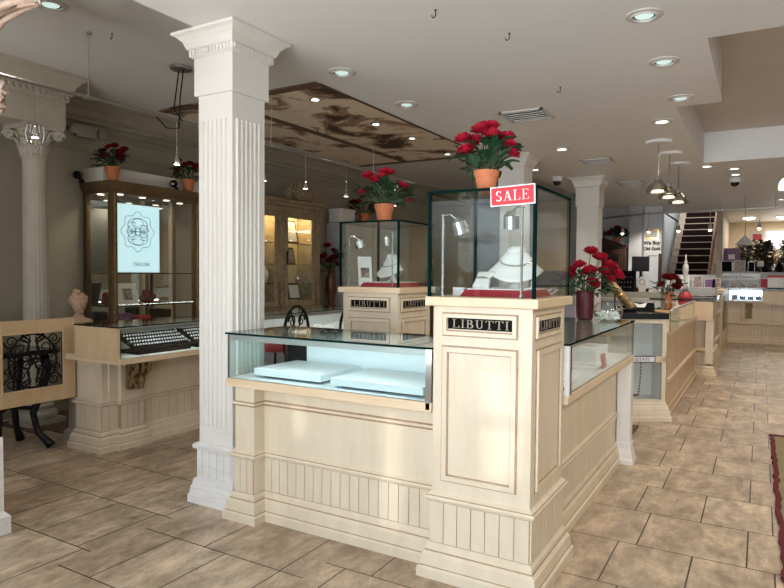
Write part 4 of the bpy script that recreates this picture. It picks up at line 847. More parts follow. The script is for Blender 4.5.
for i, (x, y) in enumerate(((-6.25, 4.36), (-6.06, 4.46), (-6.10, 4.78), (-6.08, 5.1), (-6.2, 5.40))):
    m = MB(); m.lathe([(.035, 2.322), (.035, 2.329)], 14, (x, y)); q = obj('puck_light', m, 'lampwarm', t)
    lamp('cabinet_bulb', 'SPOT', (x, y, 2.315), 3.2 if i != 1 and i != 2 else 5, (1, .82, .58), (0, 0, 0), spot_size=2.3, spot_blend=.5, shadow_soft_size=.03)
for yy, ph, r_ in ((y1-.04, 1.9, .02), (y0+.035, 2.3, .014)):
    m = MB(); m.tube([(x1+.001, yy, .95), (x1+.001, yy, 2.32)], r_*.7, 6)
    for k_ in range(26): m.ball((x1+.003, yy+.011*math.sin(k_*ph), 2.30-k_*.052), r_, 6, 4, (.6, 1, 1.35))
    obj('carved_trim', m, 'gold', t)
p = thing('jewelry_poster', 'lit pale blue poster of a ring design inside the gilded cabinet', 'poster', (-6.02, 4.6, 1.47)); PX = -6.02
obj('poster_board', MB().box(PX-.012, PX-.002, 4.33, 4.95, 1.475, 2.23), 'boardwhite', p); obj('lit_face', MB().box(PX-.002, PX, 4.335, 4.945, 1.48, 2.225), 'postermat', p)
q = MB()
def ell(y, z, a, b, r=.0034, n=28, ph=0, sp=2*PI): q.tube([(PX+.001, y+a*math.cos(ph+sp*k/n), z+b*math.sin(ph+sp*k/n)) for k in range(n+1)], r, 4)
oy, oz = 4.655, 1.93
q.tube([(PX+.001, oy+(.20+.018*math.cos(8*a))*math.cos(a), oz+(.205+.018*math.cos(8*a))*math.sin(a)) for a in [k*2*PI/80 for k in range(81)]], .003, 4)
for s_ in (1, -1): ell(oy, oz+.075*s_, .13, .075, .004); ell(oy, oz+.10*s_, .07, .045, .003); ell(oy-.08, oz+.03*s_, .05, .03); ell(oy+.08, oz+.03*s_, .05, .03); ell(oy, oz, .06+.03*s_, .04, .003)
obj('line_drawing', q, 'posterblue', p)
q = MB(); [ell(oy+d, oz+e, .045, .018, .005, 12, g, 2.4) for d, e, g in ((-.07, .085, .2), (.08, .06, 0), (-.06, -.07, 3.3), (.07, -.075, 3.4), (-.10, .0, 2), (.10, .02, 5))]; obj('gold_swirls', q, 'postergold', p)
text('TACORI', .062, 'lettering', 'postergold', p, FX(PX+.002, 4.70, 1.565), .0008)
t = thing('card_stand', 'gold rimmed card with dark picture on the gilded cabinet shelf', 'card', (-6.1, 4.62, 1.11), None, True, 0)
m = MB(); m.T = frame((.04, -.10, 0), (0, 1, 0), (-.25, 0, 1)); m.box(-.09, .17, 0, .25, 0, .012); obj('card', m, 'paper', t); m = MB(); m.T = frame((.04, -.10, 0), (0, 1, 0), (-.25, 0, 1)); m.box(-.02, .10, .06, .19, .012, .014); obj('picture', m, 'photo', t)
for i, (y, r_, lab) in enumerate(((4.40, .075, 'red fabric rosette left of the card in the gilded cabinet'), (4.92, .085, 'red fabric rosette right of the card in the gilded cabinet'))):
    t = thing('rosette', lab, 'decoration', (-6.2, y, 1.11), 'red rosettes in the gilded cabinet', True); m = MB(); [m.ball((.03*math.cos(k_*1.3), r_*.55*math.cos(k_*2.1), r_+r_*.55*math.sin(k_*1.7)), r_*.5, 7, 5) for k_ in range(9)]; m.lathe([(r_*.5, 0), (r_*.3, r_*.5)], 10); obj('petals', m, 'rosedark', t, smooth=True)
for i, (y, mm, h, lab) in enumerate(((4.55, 'purple', .10, 'purple jewelry box on the lower gilded cabinet shelf'), (5.1, 'blackfab', .12, 'black jewelry box on the lower gilded cabinet shelf'), (4.80, 'redboard', .06, 'small red case on the lower gilded cabinet shelf'))):
    o = thing('jewelry_box', lab, 'box', (-6.2, y, .921), None, True); obj('box_body', MB().box(-.1, .1, -.08, .08, 0, h*.7), mm, o, .003); obj('lid', MB().box(-.102, .102, -.082, .082, h*.7, h), mm, o, .003)
t = thing('white_box', 'long white box lying on top of the gilded cabinet', 'box', (-6.2, 4.9, 2.455)); obj('box_body', MB().box(-6.42, -6.08, 4.27, 5.60, 2.455, 2.60), 'white', t, .005); obj('lid_seam', MB().box(-6.423, -6.077, 4.267, 5.603, 2.585, 2.605), 'white', t, .003)
def clip_lamp(label, x, y, z):
    t = thing('clip_spotlight', label, 'spotlight', (x, y, z), 'small black spotlights', True); m = MB(); m.tube([(0, 0, 0), (0, -.02, .05), (.02, -.05, .06)], .012, 6); obj('arm', m, 'black', t); m = MB(); m.ball((.03, -.07, .06), .045, 10, 8); obj('head', m, 'black', t); obj('mount', MB().box(-.02, .02, -.02, .02, -.01, .02), 'black', t)
clip_lamp('small black spotlight left of the long white box', -6.40, 4.235, 2.46); clip_lamp('small black spotlight in front of the long white box', -6.02, 5.20, 2.463)
t = thing('emergency_light', 'two headed emergency light box on the left wall', 'emergency light', (-6.47, 4.32, 2.95)); obj('housing', MB().box(-6.48, -6.42, 4.2, 4.45, 2.95, 3.08), 'steel', t, .006)
for y in (4.16, 4.49): m = MB(); m.tube([(-6.46, y, 3.02), (-6.40, y, 3.02), (-6.385, y, 3.02)], [.04, .05, .047], 14); q = obj('lamp_head', m, 'vent', t); m = MB(); m.tube([(-6.386, y, 3.02), (-6.381, y, 3.02)], .04, 12); obj('lens', m, 'steel', q)

# carved display cabinet farther along the wall
t = thing('display_cabinet', 'carved pale gold display cabinet with glowing shelves and shell crest', 'cabinet', (-6.3, 7.5, 0))
x0, x1, y0, y1, zt = -6.46, -6.10, 6.2, 8.13, 2.5
f = MB(); f.box(x0, x1, y0, y1, 0, .95).box(x0, x1, y0, y1, 2.38, zt).box(x0, x0+.02, y0, y1, .95, 2.4)
for y in (y0, y0+.9, y1-.16): f.box(x0, x1, y, y+.16, .95, 2.4)
f.ring((x0, x1, y0, y1), [(0, 2.46), (.03, 2.47), (.04, 2.51), (.08, 2.53), (.08, 2.56), (.02, 2.58), (0, 2.58)]); f.ring((x0, x1, y0, y1), [(.03, .90), (.03, .95), (0, .97)])
obj('frame', f, 'carved', t, .004)
for dy0, dy1 in ((y0+.16, y0+.9), (y0+1.06, y1-.16)):
    d = MB(); d.box(x1-.01, x1+.015, dy0, dy0+.07, .98, 2.38).box(x1-.01, x1+.015, dy1-.07, dy1, .98, 2.38).box(x1-.01, x1+.015, dy0+.07, dy1-.07, .98, 1.06).box(x1-.01, x1+.015, dy0+.07, dy1-.07, 2.30, 2.38); dd = obj('door', d, 'carved', t, .004)
    obj('door_pane', MB().pane(x1-.002, x1+.003, dy0+.07, dy1-.07, 1.06, 2.30), ['glass', 'glass'], dd); m = MB(); m.tube([(x1+.03, dy0+.03, 1.6), (x1+.04, dy0+.03, 1.7), (x1+.03, dy0+.03, 1.8)], .012, 6); obj('handle', m, 'iron', dd)
    for z in (1.32, 1.60, 1.92): obj('glass_shelf', MB().pane(x0+.02, x1-.03, dy0+.01, dy1-.01, z, z+.008), GE, t)
    obj('lined_back', MB().box(x0+.021, x0+.025, dy0, dy1, .95, 2.38), 'wallbeige', t)
    lamp('cabinet_bulb', 'AREA', (x0+.2, (dy0+dy1)/2, 2.37), 9, (1, .72, .36), (0, 0, 0), shape='RECTANGLE', size=.25, size_y=.6)
m = MB()
for y in (y0+.08, y0+.98, y1-.08):
    for z, sz in ((2.28, 1), (2.18, .8), (1.30, 1), (1.18, .9), (1.05, .8)): volute(m, frame((x1+.02, y, z), (0, 1, 0), (0, 0, 1)), .065*sz, 1.5, .018); m.ball((x1+.02, y, z-.05), .035*sz, 7, 5)
obj('carved_pilasters', m, 'carved', t)
m = MB(); yc = 7.62
for k_ in range(9): a = PI*(k_+.5)/9; m.tube([(x1-.05, yc, 2.58), (x1, yc+.14*math.cos(a), 2.60+.14*math.sin(a)), (x1+.02, yc+.25*math.cos(a), 2.60+.27*math.sin(a))], [.02, .03, .02], 6)
for s_ in (1, -1): volute(m, frame((x1, yc+s_*.27, 2.64), (0, s_, 0), (0, 0, 1)), .09, 1.6, .022)
m.tube([(x1, yc+.27*math.cos(a), 2.60+.29*math.sin(a)) for a in [PI*k_/14 for k_ in range(15)]], .022, 6)
obj('shell_crest', m, 'carved', t)
fr = 0
for (y, z, w_, h_, mm, lab) in ((7.55, 1.93, .30, .36, 'paper', 'white framed certificate on the top shelf of the carved cabinet'), (7.5, 1.61, .26, .26, 'photo', 'framed photo on the second shelf of the carved cabinet'), (7.62, 1.07, .28, .25, 'paper', 'white photo card on the bottom shelf of the carved cabinet'), (7.42, 1.07, .14, .20, 'photo', 'dark framed picture on the bottom shelf of the carved cabinet'), (6.75, 1.93, .28, .28, 'photo', 'framed photo on the top shelf behind the white column'), (6.8, 1.61, .3, .2, 'brass', 'brass framed plaque on the second shelf behind the white column')):
    o = thing('framed_picture', lab, 'picture frame', (-6.25, y, z), 'frames in the carved cabinet', True); m = MB(); m.T = frame((.05, 0, 0), (0, 1, 0), (-.22, 0, 1)); m.box(-w_/2, w_/2, 0, h_, 0, .015); obj('frame', m, 'darkwood', o); m = MB(); m.T = frame((.05, 0, 0), (0, 1, 0), (-.22, 0, 1)); m.box(-w_/2+.025, w_/2-.025, .025, h_-.025, .015, .017); obj('print', m, mm, o)
for (y, z, r_, mm, lab) in ((7.35, 1.33, .08, 'stone', 'round stone vase on the third shelf of the carved cabinet'), (7.75, 1.33, .05, 'silver', 'silver cup on the third shelf of the carved cabinet'), (6.95, 1.33, .10, 'linen', 'white figurine on the third shelf behind the white column')):
    o = thing('ornament', lab, 'ornament', (-6.25, y, z), None, True); obj('ornament_body', MB().lathe([(r_*.6, 0), (r_, r_), (r_*.8, r_*1.8), (r_*.4, r_*2.1), (r_*.5, r_*2.4)], 16), mm, o, smooth=True); obj('ornament_foot', MB().lathe([(r_*.7, 0), (r_*.7, .008)], 12), mm, o)
t = thing('display_cabinet', 'plain white wall cabinet seen through the rear glass case', 'cabinet', (-6.3, 9.5, 0)); obj('carcass', MB().box(-6.46, -6.08, 8.78, 10.6, 0, 2.34), 'wallgrey', t, .005); obj('door', MB().box(-6.08, -6.06, 8.85, 9.65, .9, 2.3), 'boardwhite', t); obj('door', MB().box(-6.08, -6.06, 9.71, 10.55, .9, 2.3), 'boardwhite', t)
t = thing('white_box', 'white box on the plain wall cabinet beside dark roses', 'box', (-6.15, 9.0, 2.345)); obj('box_body', MB().box(-6.40, -6.12, 8.78, 9.16, 2.345, 2.56), 'white', t, .005); obj('lid', MB().box(-6.405, -6.115, 8.775, 9.165, 2.54, 2.575), 'white', t)
# chairs
def chair(label, x, y, rz):
    t = thing('bistro_chair', label, 'chair', (x, y, 0), 'iron chairs at the far left counter', True, rz); h = .74
    for sx, sy in ((1, 1), (1, -1), (-1, 1), (-1, -1)): m = MB(); m.tube([(sx*.15, sy*.15, h), (sx*.19, sy*.19, 0)], .012, 6); obj('leg', m, 'iron', t)
    m = MB(); m.tube([(.19*math.cos(a), .19*math.sin(a), .28) for a in [k*PI/10 for k in range(21)]], .009, 6); obj('footrest', m, 'iron', t)
    m = MB(); m.lathe([(.17, h), (.20, h+.01), (.20, h+.045), (.15, h+.06)], 24); obj('seat', m, 'red', t, smooth=False)
    m = MB(); m.tube([(.18, .23*math.cos(a), h+.16+.27*math.sin(a)) for a in [k*PI/20 for k in range(21)]], .015, 8)
    m.tube([(.18, .23, h+.16), (.15, .17, h)], .015, 6); m.tube([(.18, -.23, h+.16), (.15, -.17, h)], .015, 6)
    for s_ in (1, -1): volute(m, frame((.18, s_*.085, h+.29), (0, s_, 0), (0, 0, 1)), .065, 1.5, .009); m.tube([(.18, s_*.02, h+.06), (.18, s_*.03, h+.2), (.18, s_*.09, h+.35), (.18, s_*.11, h+.40)], .008, 6)
    obj('backrest', m, 'iron', t); return t
chair('black iron chair with arched back and red seat nearest the white column', -3.98, 4.68, .15); chair('black iron chair with arched back partly hidden by the rear pedestal', -3.95, 5.66, -.1)

# ------------------------------------------------------------------ ceiling pieces
t = thing('ceiling_mural', 'large sepia painted ceiling panel with brown border over the left side', 'mural', (-4.95, 7.2, 3.37))
obj('painted_panel', MB().box(-5.15, -3.85, 5.16, 9.28, 3.366, 3.379), 'mural', t); obj('side_panel', MB().box(-6.12, -5.28, 5.02, 9.4, 3.366, 3.379), 'mural', t)
b = MB(); b.box(-3.85, -3.835, 5.10, 9.34, 3.362, 3.379).box(-6.14, -3.85, 5.04, 5.16, 3.362, 3.379).box(-6.14, -3.85, 9.28, 9.42, 3.362, 3.379).box(-5.28, -5.15, 5.1, 9.34, 3.362, 3.379)
obj('painted_border', b, 'muralborder', t)
def downlight(label, x, y, z, lit, e=0, r=.105):
    t = thing('recessed_downlight', label, 'ceiling light', (x, y, z), 'recessed ceiling lights', True)
    obj('trim_ring', MB().lathe([(r*.60, -.001), (r*.62, -.016), (r*.72, -.018), (r*.78, -.010), (r*.97, -.008), (r, -.004), (r, 0)], 28), 'vent' if lit < 2 else 'chrome', t); m = MB(); m.lathe([(r*.64, -.003), (r*.64, -.0045)], 20); obj('reflector', m, 'ventdark' if lit == 0 else 'steel', t)
    m = MB(); m.lathe([(r*.5, -.0045), (r*.46, -.009)], 20); obj('lens', m, 'lampoff' if lit == 0 else 'lampon', t)
    if e: lamp('downlight', 'SPOT', (x, y, z-.03), e*.7, NEUT, (0, 0, 0), spot_size=2.2, spot_blend=.6, shadow_soft_size=.05)
downlight('recessed downlight nearest the top right of the white ceiling', -.62, 3.925, CZ, 0, 25)
downlight('second recessed downlight in the right hand row beside the recess', -.625, 4.83, CZ, 0, 25)
downlight('third recessed downlight in the right hand row beside the recess', -.625, 5.89, CZ, 0, 25)
downlight('brightly lit downlight just before the white pendant canopies', -.873, 6.69, CZ, 1, 60)
downlight('recessed downlight nearest the square white column cornice', -2.75, 3.93, CZ, 0, 20)
downlight('recessed downlight between the mural and the rose pot on the sale case', -2.76, 4.95, CZ, 0, 20)
downlight('chrome downlight set in the near end of the ceiling mural', -4.19, 5.49, 3.364, 2, 12, .075); downlight('second chrome downlight along the ceiling mural', -4.21, 6.76, 3.364, 2, 12, .075)
downlight('third chrome downlight along the ceiling mural', -4.21, 7.71, 3.364, 2, 12, .075); downlight('chrome downlight at the far end of the ceiling mural', -4.28, 9.0, 3.364, 2, 12, .075)
downlight('downlight half hidden by the veined capital at top left', -4.39, 2.68, CL, 0, 8, .12)
downlight('lit downlight beyond the roses on the sale case, before the far dome camera', -2.85, 8.9, CZ, 1, 50); downlight('lit downlight left of the cream column behind the sale case', -2.1, 7.6, CZ, 1, 50)
downlight('small downlight near the grey end face of the ceiling recess', -.68, 9.72, CZ, 1, 60); downlight('small downlight right of the aisle pendants near the far dome camera', -.36, 10.1, CZ, 1, 60); downlight('downlight just in front of the right dome camera', -.36, 10.7, CZ, 1, 60)
downlight('downlight over the narrow counter far down the aisle', -1.5, 12.6, CZ, 1, 70); downlight('downlight above the back counter beside the stairs', .3, 14.6, CZ, 1, 80)
for lab, x, y, w_, d_ in (('square ceiling air vent above the red roses on the sale case', -1.95, 5.84, .42, .42), ('square ceiling air vent left of the aisle pendants', -1.9, 8.65, .40, .40), ('far square ceiling air vent before the stairs', -1.87, 10.99, .40, .40), ('narrow ceiling slot vent left of the near square vent', -2.9, 6.9, .5, .12)):
    t = thing('air_vent', lab, 'air vent', (x, y, CZ), 'ceiling air vents', True); f = MB(); a, b_ = w_/2, d_/2
    f.box(-a, a, -b_, -b_+.03, -.014, 0).box(-a, a, b_-.03, b_, -.014, 0).box(-a, -a+.03, -b_, b_, -.014, 0).box(a-.03, a, -b_, b_, -.014, 0); obj('frame', f, 'vent', t); obj('backing', MB().box(-a+.03, a-.03, -b_+.03, b_-.03, -.003, -.0005), 'ventdark', t)
    n = max(2, int(d_/.075)); s = MB(); [s.box(-a+.03, a-.03, -b_+.05+i*(d_-.06)/n, -b_+.053+i*(d_-.06)/n, -.012, -.003) for i in range(n)]; obj('louvres', s, 'vent', t)
for lab, x, y in (('white dome camera on the ceiling right of the sale case roses', -2.77, 9.79), ('white dome camera on the ceiling near the recess at far right', -.384, 11.14)):
    t = thing('dome_camera', lab, 'security camera', (x, y, CZ), 'dome cameras', True); obj('housing', MB().lathe([(.075, -.07), (.085, -.05), (.085, 0)], 20), 'boardwhite', t, smooth=False); m = MB(); m.ball((0, 0, -.07), .065, 14, 8); obj('dome', m, 'screenoff', t, smooth=True)
for lab, x, y, z in (('small ceiling hook near the top centre of the photo', -1.64, 3.27, CZ), ('ceiling hook between the top centre and the first downlight', -1.395, 3.81, CZ), ('ceiling hook just right of the near square vent', -1.43, 5.1, CZ), ('ceiling hook beside the track suspension wire at top left', -4.50, 3.25, CL), ('ceiling hook in the peach recess at top right', .05, 5.3, 3.4)):
    t = thing('ceiling_hook', lab, 'hook', (x, y, z), 'ceiling hooks', True); m = MB(); m.tube([(0, 0, 0), (0, 0, -.025)]+[(.012*math.cos(a)-.012, 0, -.03-.012*math.sin(a)) for a in [k*PI/6 for k in range(8)]], .003, 5); obj('hook_wire', m, 'iron', t); obj('hook_plate', MB().lathe([(.008, -.003), (.008, 0)], 10), 'iron', t)
# track with hanging spots
t = thing('cable_track', 'thin metal lighting track hanging along the left side', 'light track', (-4.65, 4.8, 2.87))
m = MB(); m.tube([(-4.65, -.5, 2.87), (-4.65, 8.6, 2.87)], .014, 8); obj('rail', m, 'steel', t)
for y in (1.2, 3.14, 5.3, 7.4): m = MB(); m.tube([(-4.65, y, 2.86), (-4.63, y, 3.375)], .003, 5); m.tube([(-4.65, y-.03, 2.87), (-4.65, y+.03, 2.87)], .022, 8); m.tube([(-4.63, y, 3.36), (-4.63, y, 3.379)], .02, 8); obj('suspension_wire', m, 'steel', t)
m = MB(); m.lathe([(.09, 3.35), (.10, 3.36), (.10, 3.379)], 20, (-4.67, 4.09)); q = obj('power_canopy', m, 'steel', t); m = MB(); m.tube([(-4.70, 4.09, 3.35), (-4.72, 4.05, 3.0), (-4.66, 4.1, 2.88)], .006, 6); m.tube([(-4.64, 4.09, 3.35), (-4.66, 4.07, 3.1), (-4.62, 4.02, 2.80), (-4.64, 3.9, 2.78), (-4.65, 3.78, 2.87)], .006, 6); obj('feed_cable', m, 'iron', q)
for i, (y, lab) in enumerate(((2.71, 'in front of the leafy round column capital'), (4.02, 'before the roses at the gilded cabinet far end'), (5.19, 'right beside the white column edge'), (5.91, 'above the carved cabinet shell crest'), (6.75, 'between the carved cabinet and the rear glass case'), (8.0, 'near the roses on the rear glass case'))):
    t = thing('track_spot', 'chrome spotlight on the left track ' + lab, 'spotlight', (-4.65, y, 2.86), 'spots on the left track', True)
    m = MB(); m.tube([(0, 0, 0), (0, 0, -.30)], .004, 6); m.ball((0, 0, -.2), .008, 6, 4); obj('rod', m, 'steel', t); h = MB(); h.lathe([(.034, -.385), (.03, -.36), (.014, -.32), (.012, -.29)], 16); hh = obj('lamp_head', h, 'chrome', t, smooth=True)
    if i == 0: m = MB(); [m.tube([(.05*math.cos(a), .05*math.sin(a), -.30), (.06*math.cos(a), .06*math.sin(a), -.36), (.05*math.cos(a), .05*math.sin(a), -.42)], .006, 5) for a in [k*PI/3 for k in range(6)]]; obj('cage', m, 'chrome', t)
    m = MB(); m.lathe([(.026, -.3855), (.026, -.388)], 12); obj('bulb', m, 'lampon', hh)
    lamp('track_bulb', 'SPOT', (-4.65, y, 2.46), 7, WARM, (.3, 0, 0) if i % 2 else (0, -.4, 0), spot_size=1.4, spot_blend=.7, shadow_soft_size=.02)
t = thing('cable_track', 'thin metal lighting track crossing before the stairs at the far end', 'light track', (-1.5, 13.8, 2.75)); m = MB(); m.tube([(-3.5, 15.0, 2.75), (-2.55, 14.2, 2.75), (-1.8, 13.85, 2.75), (1.5, 13.5, 2.75)], .012, 6); obj('rail', m, 'steel', t)
for x, y in ((-2.5, 14.18), (-1.5, 13.8), (-.3, 13.7), (.2, 13.65)): m = MB(); m.tube([(x, y, 2.75), (x, y, 3.0)], .006, 5); obj('suspension_wire', m, 'steel', t)
for x, y, lab in ((-2.60, 14.25, 'in front of the dark armoire'), (-2.03, 13.95, 'left of the small gold framed notice'), (-1.45, 13.8, 'at the left side of the staircase'), (-.88, 13.75, 'at the right side of the staircase'), (-.05, 13.65, 'over the back counter case')):
    t = thing('track_spot', 'small lit spotlight on the far track ' + lab, 'spotlight', (x, y, 2.74), 'spots on the far track', True); m = MB(); m.tube([(0, 0, 0), (0, 0, -.25)], .005, 5); obj('rod', m, 'steel', t); m = MB(); m.lathe([(.045, -.36), (.03, -.28), (.015, -.25)], 12); hh = obj('lamp_head', m, 'chrome', t); m = MB(); m.ball((0, 0, -.365), .032, 8, 6); obj('bulb', m, 'lampon', hh)
    lamp('track_bulb', 'SPOT', (x, y, 2.33), 20 if x != -2.03 else 45, NEUT, (0, 0, 0) if x != -2.03 else (.9, 0, 0), spot_size=1.8, spot_blend=.6, shadow_soft_size=.03)
for x, y, z, lab in ((-1.03, 7.68, 2.42, 'nearest ribbed glass pendant lamp over the aisle counters'), (-1.01, 8.48, 2.44, 'middle ribbed glass pendant lamp over the aisle counters'), (-.99, 9.31, 2.46, 'farthest ribbed glass pendant lamp over the aisle counters')):
    t = thing('pendant_lamp', lab, 'pendant lamp', (x, y, CZ), 'glass pendant lamps over the aisle', True); d = z-CZ; obj('canopy', MB().lathe([(.13, -.03), (.14, -.02), (.14, 0)], 24), 'boardwhite', t); m = MB(); m.tube([(0, 0, -.03), (0, 0, d+.16)], .008, 6); obj('stem', m, 'steel', t)
    obj('glass_shade', MB().lathe([(.135, d), (.13, d+.02), (.09, d+.09), (.05, d+.13), (.03, d+.15), (.028, d+.15), (.046, d+.126), (.086, d+.088), (.127, d+.018), (.131, d)], 32), 'shadeglass', t); m = MB(); m.lathe([(.04, d+.15), (.045, d+.11), (.035, d+.19), (.01, d+.2)], 14); obj('socket', m, 'chrome', t); m = MB(); m.lathe([(.075, d+.004), (.06, d+.03)], 18); obj('bulb', m, 'lampwarm', t)
    lamp('pendant_bulb', 'SPOT', (x, y, z-.02), 16, WARM, (0, 0, 0), spot_size=2.3, spot_blend=.6, shadow_soft_size=.06)
t = thing('pendant_lamp', 'yellowish glass pendant at the right edge of the photo', 'pendant lamp', (.205, 8.0, CZ+.4), None, True); m = MB(); m.tube([(0, 0, -.0), (0, 0, -.84), (.03, 0, -.86)], .008, 6); obj('stem', m, 'iron', t); m = MB(); m.lathe([(.03, -.86), (.06, -.90), (.07, -.97), (.06, -.985)], 16); obj('shade', m, 'lampwarm', t, smooth=True)
t = thing('pendant_lamp', 'white cone shade lamp hanging before the greenery at the back', 'pendant lamp', (-.33, 16.3, CZ), None, True); m = MB(); m.tube([(0, 0, 0), (0, 0, -.62)], .008, 6); obj('stem', m, 'steel', t); m = MB(); m.lathe([(.21, -.82), (.04, -.64), (.02, -.60)], 24); obj('shade', m, 'boardwhite', t)

# ------------------------------------------------------------------ far end
t = thing('staircase', 'beige staircase with dark red carpet runner at the far end', 'stairs', (-1.45, 17, 0))
pr = [(14.8, 0)]
for i in range(18): pr += [(14.8+.27*i, .18*(i+1)), (14.8+.27*(i+1), .18*(i+1))]
pr += [(19.66, 0)]
obj('steps', MB().xprism(pr, -2.0, -.95), 'stairside', t)
r = MB()
for i in range(18): y = 14.8+.27*i; z = .18*i; r.box(-1.84, -1.12, y-.012, y, z, z+.168); r.box(-1.84, -1.12, y, y+.27, z+.180, z+.186)
obj('carpet_runner', r, 'stairred', t)
m = MB(); [m.box(-2.0, -.95, 14.79+.27*i, 14.83+.27*i, .182+.18*i-.012, .187+.18*i) for i in range(18)]; obj('nosing', m, 'stairside', t)
m = MB(); m.tube([(-.98, 14.9, 1.05), (-.98, 18.0, 3.1)], .03, 8); m.tube([(-.98, 14.9, 0), (-.98, 14.9, 1.1)], .04, 8); obj('handrail', m, 'rust', t)
struct('wall_post', MB().box(-.93, -.80, 16.7, 20.6, 0, CZ), 'stairside', 'beige post between the stairs and the bright room')
b = MB(); b.box(.10, 2.2, 20.56, 20.59, 2.25, 2.72); struct('window_4', b, 'winglow', 'bright white window in the back room')
b = MB(); b.box(.06, 2.24, 20.54, 20.56, 2.21, 2.25).box(.06, 2.24, 20.54, 20.56, 2.72, 2.76).box(.06, .10, 20.54, 20.56, 2.25, 2.72); struct('trim_4', b, 'boardwhite')
lamp('back_room_light', 'AREA', (1.2, 18.6, 2.95), 110, (1, .92, .8), (0, 0, 0), shape='RECTANGLE', size=3, size_y=2); lamp('stair_light', 'AREA', (-1.5, 17.5, 4.4), 40, NEUT, (0, 0, 0), shape='RECTANGLE', size=.6, size_y=2)
for x, y, lab in ((-.3, 18.8, 'left round ceiling light in the bright back room'), (.45, 18.8, 'right round ceiling light in the bright back room')): t = thing('ceiling_lamp', lab, 'ceiling light', (x, y, CZ), 'round lights in the back room', True); obj('rim', MB().lathe([(.17, -.02), (.18, 0)], 20), 'vent', t); m = MB(); m.ball((0, 0, -.02), .15, 14, 8, (1, 1, .35)); obj('diffuser', m, 'lampon', t)
# back counter
t = thing('back_counter', 'maple panelled counter with lit blue glass case across the far end', 'counter', (1.0, 16.2, 0)); x0, x1, y0, y1 = -.62, 4.0, 15.95, 16.5
obj('body', MB().box(x0, x1, y0, y1, 0, .92), 'creamwarm', t); obj('upper_box', MB().box(.04, x1, y0-.10, y1, .87, 1.17), 'creamwarm', t); obj('black_top', MB().box(.03, x1, y0-.12, y1, 1.17, 1.20), 'black', t)
w = MB(); boards(w, x0, x1, y0, y1, .17, .44, 'f', .075); obj('wainscot', w, ['creamwarm', 'glaze'], t); m = MB(); m.ring((x0, x1, y0, y1), PB); m.ring((x0, x1, y0, y1), [(a, z+.04) if True else 0 for a, z in [q[:2] for q in PR]]); obj('mouldings', m, ['creamwarm', 'glaze'], t)
obj('case_floor', MB().box(x0, .03, y0-.1, y1, .92, .935), 'boardwhite', t); obj('front_pane', MB().pane(x0, .03, y0-.1, y0-.093, .935, 1.17), GE, t); obj('lit_back', MB().box(x0, .03, y1-.02, y1, .935, 1.17), 'ledglow', t); obj('top_pane', MB().pane(x0, .03, y0-.1, y1, 1.17, 1.18), GE, t)
obj('seam', MB().box(-.36, -.35, y0-.004, y0, .44, .92).box(.22, .23, y0-.004, y0, .44, .92), 'glaze', t)
k = MB(); [volute(k, frame((-.22, y0-.03, z), (1, 0, 0), (0, 0, 1)), r_, 1.5, .02) for z, r_ in ((.80, .07), (.68, .055), (.58, .04))]; k.box(-.29, -.15, y0-.02, y0, .54, .88); obj('scroll_bracket', k, 'gold', t)
for i in range(4):
    o = thing('jewelry_pad', '%s blue jewelry pad in the lit case of the back counter' % ('first', 'second', 'third', 'last')[i], 'display pad', (-.5+i*.155, 16.05, .936), 'pads in the lit back case', True); m = MB(); m.xprism([(-.08, 0), (.1, 0), (.1, .12)], -.06, .06); obj('pad', m, 'blueprint', o); obj('strip', MB().box(-.05, .05, -.09, -.08, 0, .012), 'silver', o)
t = thing('back_shelf', 'grey riser shelf behind the back counter carrying pictures', 'shelf', (0, 16.75, 0)); obj('shelf_body', MB().box(-.90, 4, 16.62, 16.9, 0, 1.18), 'wallgrey', t); obj('upper_step', MB().box(-.78, 4, 16.78, 17.0, 1.18, 1.57), 'wallgrey', t); obj('ledge', MB().box(-.9, 4, 16.60, 16.92, 1.18, 1.20), 'vent', t)
t = thing('picture_shelf', 'grey shelf of pictures at the foot of the stairs', 'shelf', (-1.2, 14.35, 0)); obj('shelf_body', MB().box(-1.75, -.80, 14.25, 14.55, 0, 1.235), 'wallgrey', t); obj('backboard', MB().box(-1.75, -.80, 14.50, 14.55, 1.235, 1.50), 'wallgrey', t)
t = thing('banner_card', 'long white card with script writing on the riser behind the back counter', 'banner', (-.47, 16.74, 1.40)); obj('card', MB().box(-.93, -.01, 16.745, 16.765, 1.37, 1.54), 'paper', t); text("Libutti's & Company", .078, 'lettering', 'ink', t, FY(-.47, 16.742, 1.455) @ Matrix.Shear('XZ', 4, (0, 0)), .001)
def card(label, x, z, w_, h_, mm, y=16.70, cat='picture', name='photo_card', g='cards on the back riser'):
    if x < -.95: x = -.86-(-x-1.02)*1.22; w_ *= 1.05; h_ *= 1.0; y = 14.42; z = 1.236
    t = thing(name, label, cat, (x, y, z), g, True); m = MB(); m.box(-w_/2, w_/2, -.006, .006, 0, h_); m.box(-w_*.2, w_*.2, 0, .04, 0, .01); obj('card', m, 'paper', t); obj('print', MB().box(-w_/2+.012, w_/2-.012, -.008, -.006, .012, h_-.012), mm, t)
rr = random.Random(5)
for i, (x, w_, h_, mm, lab) in enumerate(((-1.62, .16, .20, 'photo', 'brown photo card leftmost on the back riser'), (-1.43, .15, .26, 'paper', 'pale card behind the white figurine on the back riser'), (-1.24, .17, .24, 'photo', 'photo card just right of the white figurine'), (-1.05, .2, .18, 'purple', 'purple picture card below the stair foot'), (-.84, .18, .16, 'photo', 'small photo card under the left end of the script banner'), (-.55, .16, .15, 'photo', 'small photo card under the middle of the script banner'), (-.36, .18, .15, 'photo', 'photo card under the right half of the script banner'), (-.15, .18, .15, 'photo', 'photo card under the right end of the script banner'))): card(lab, x, 1.201, w_, h_, mm)
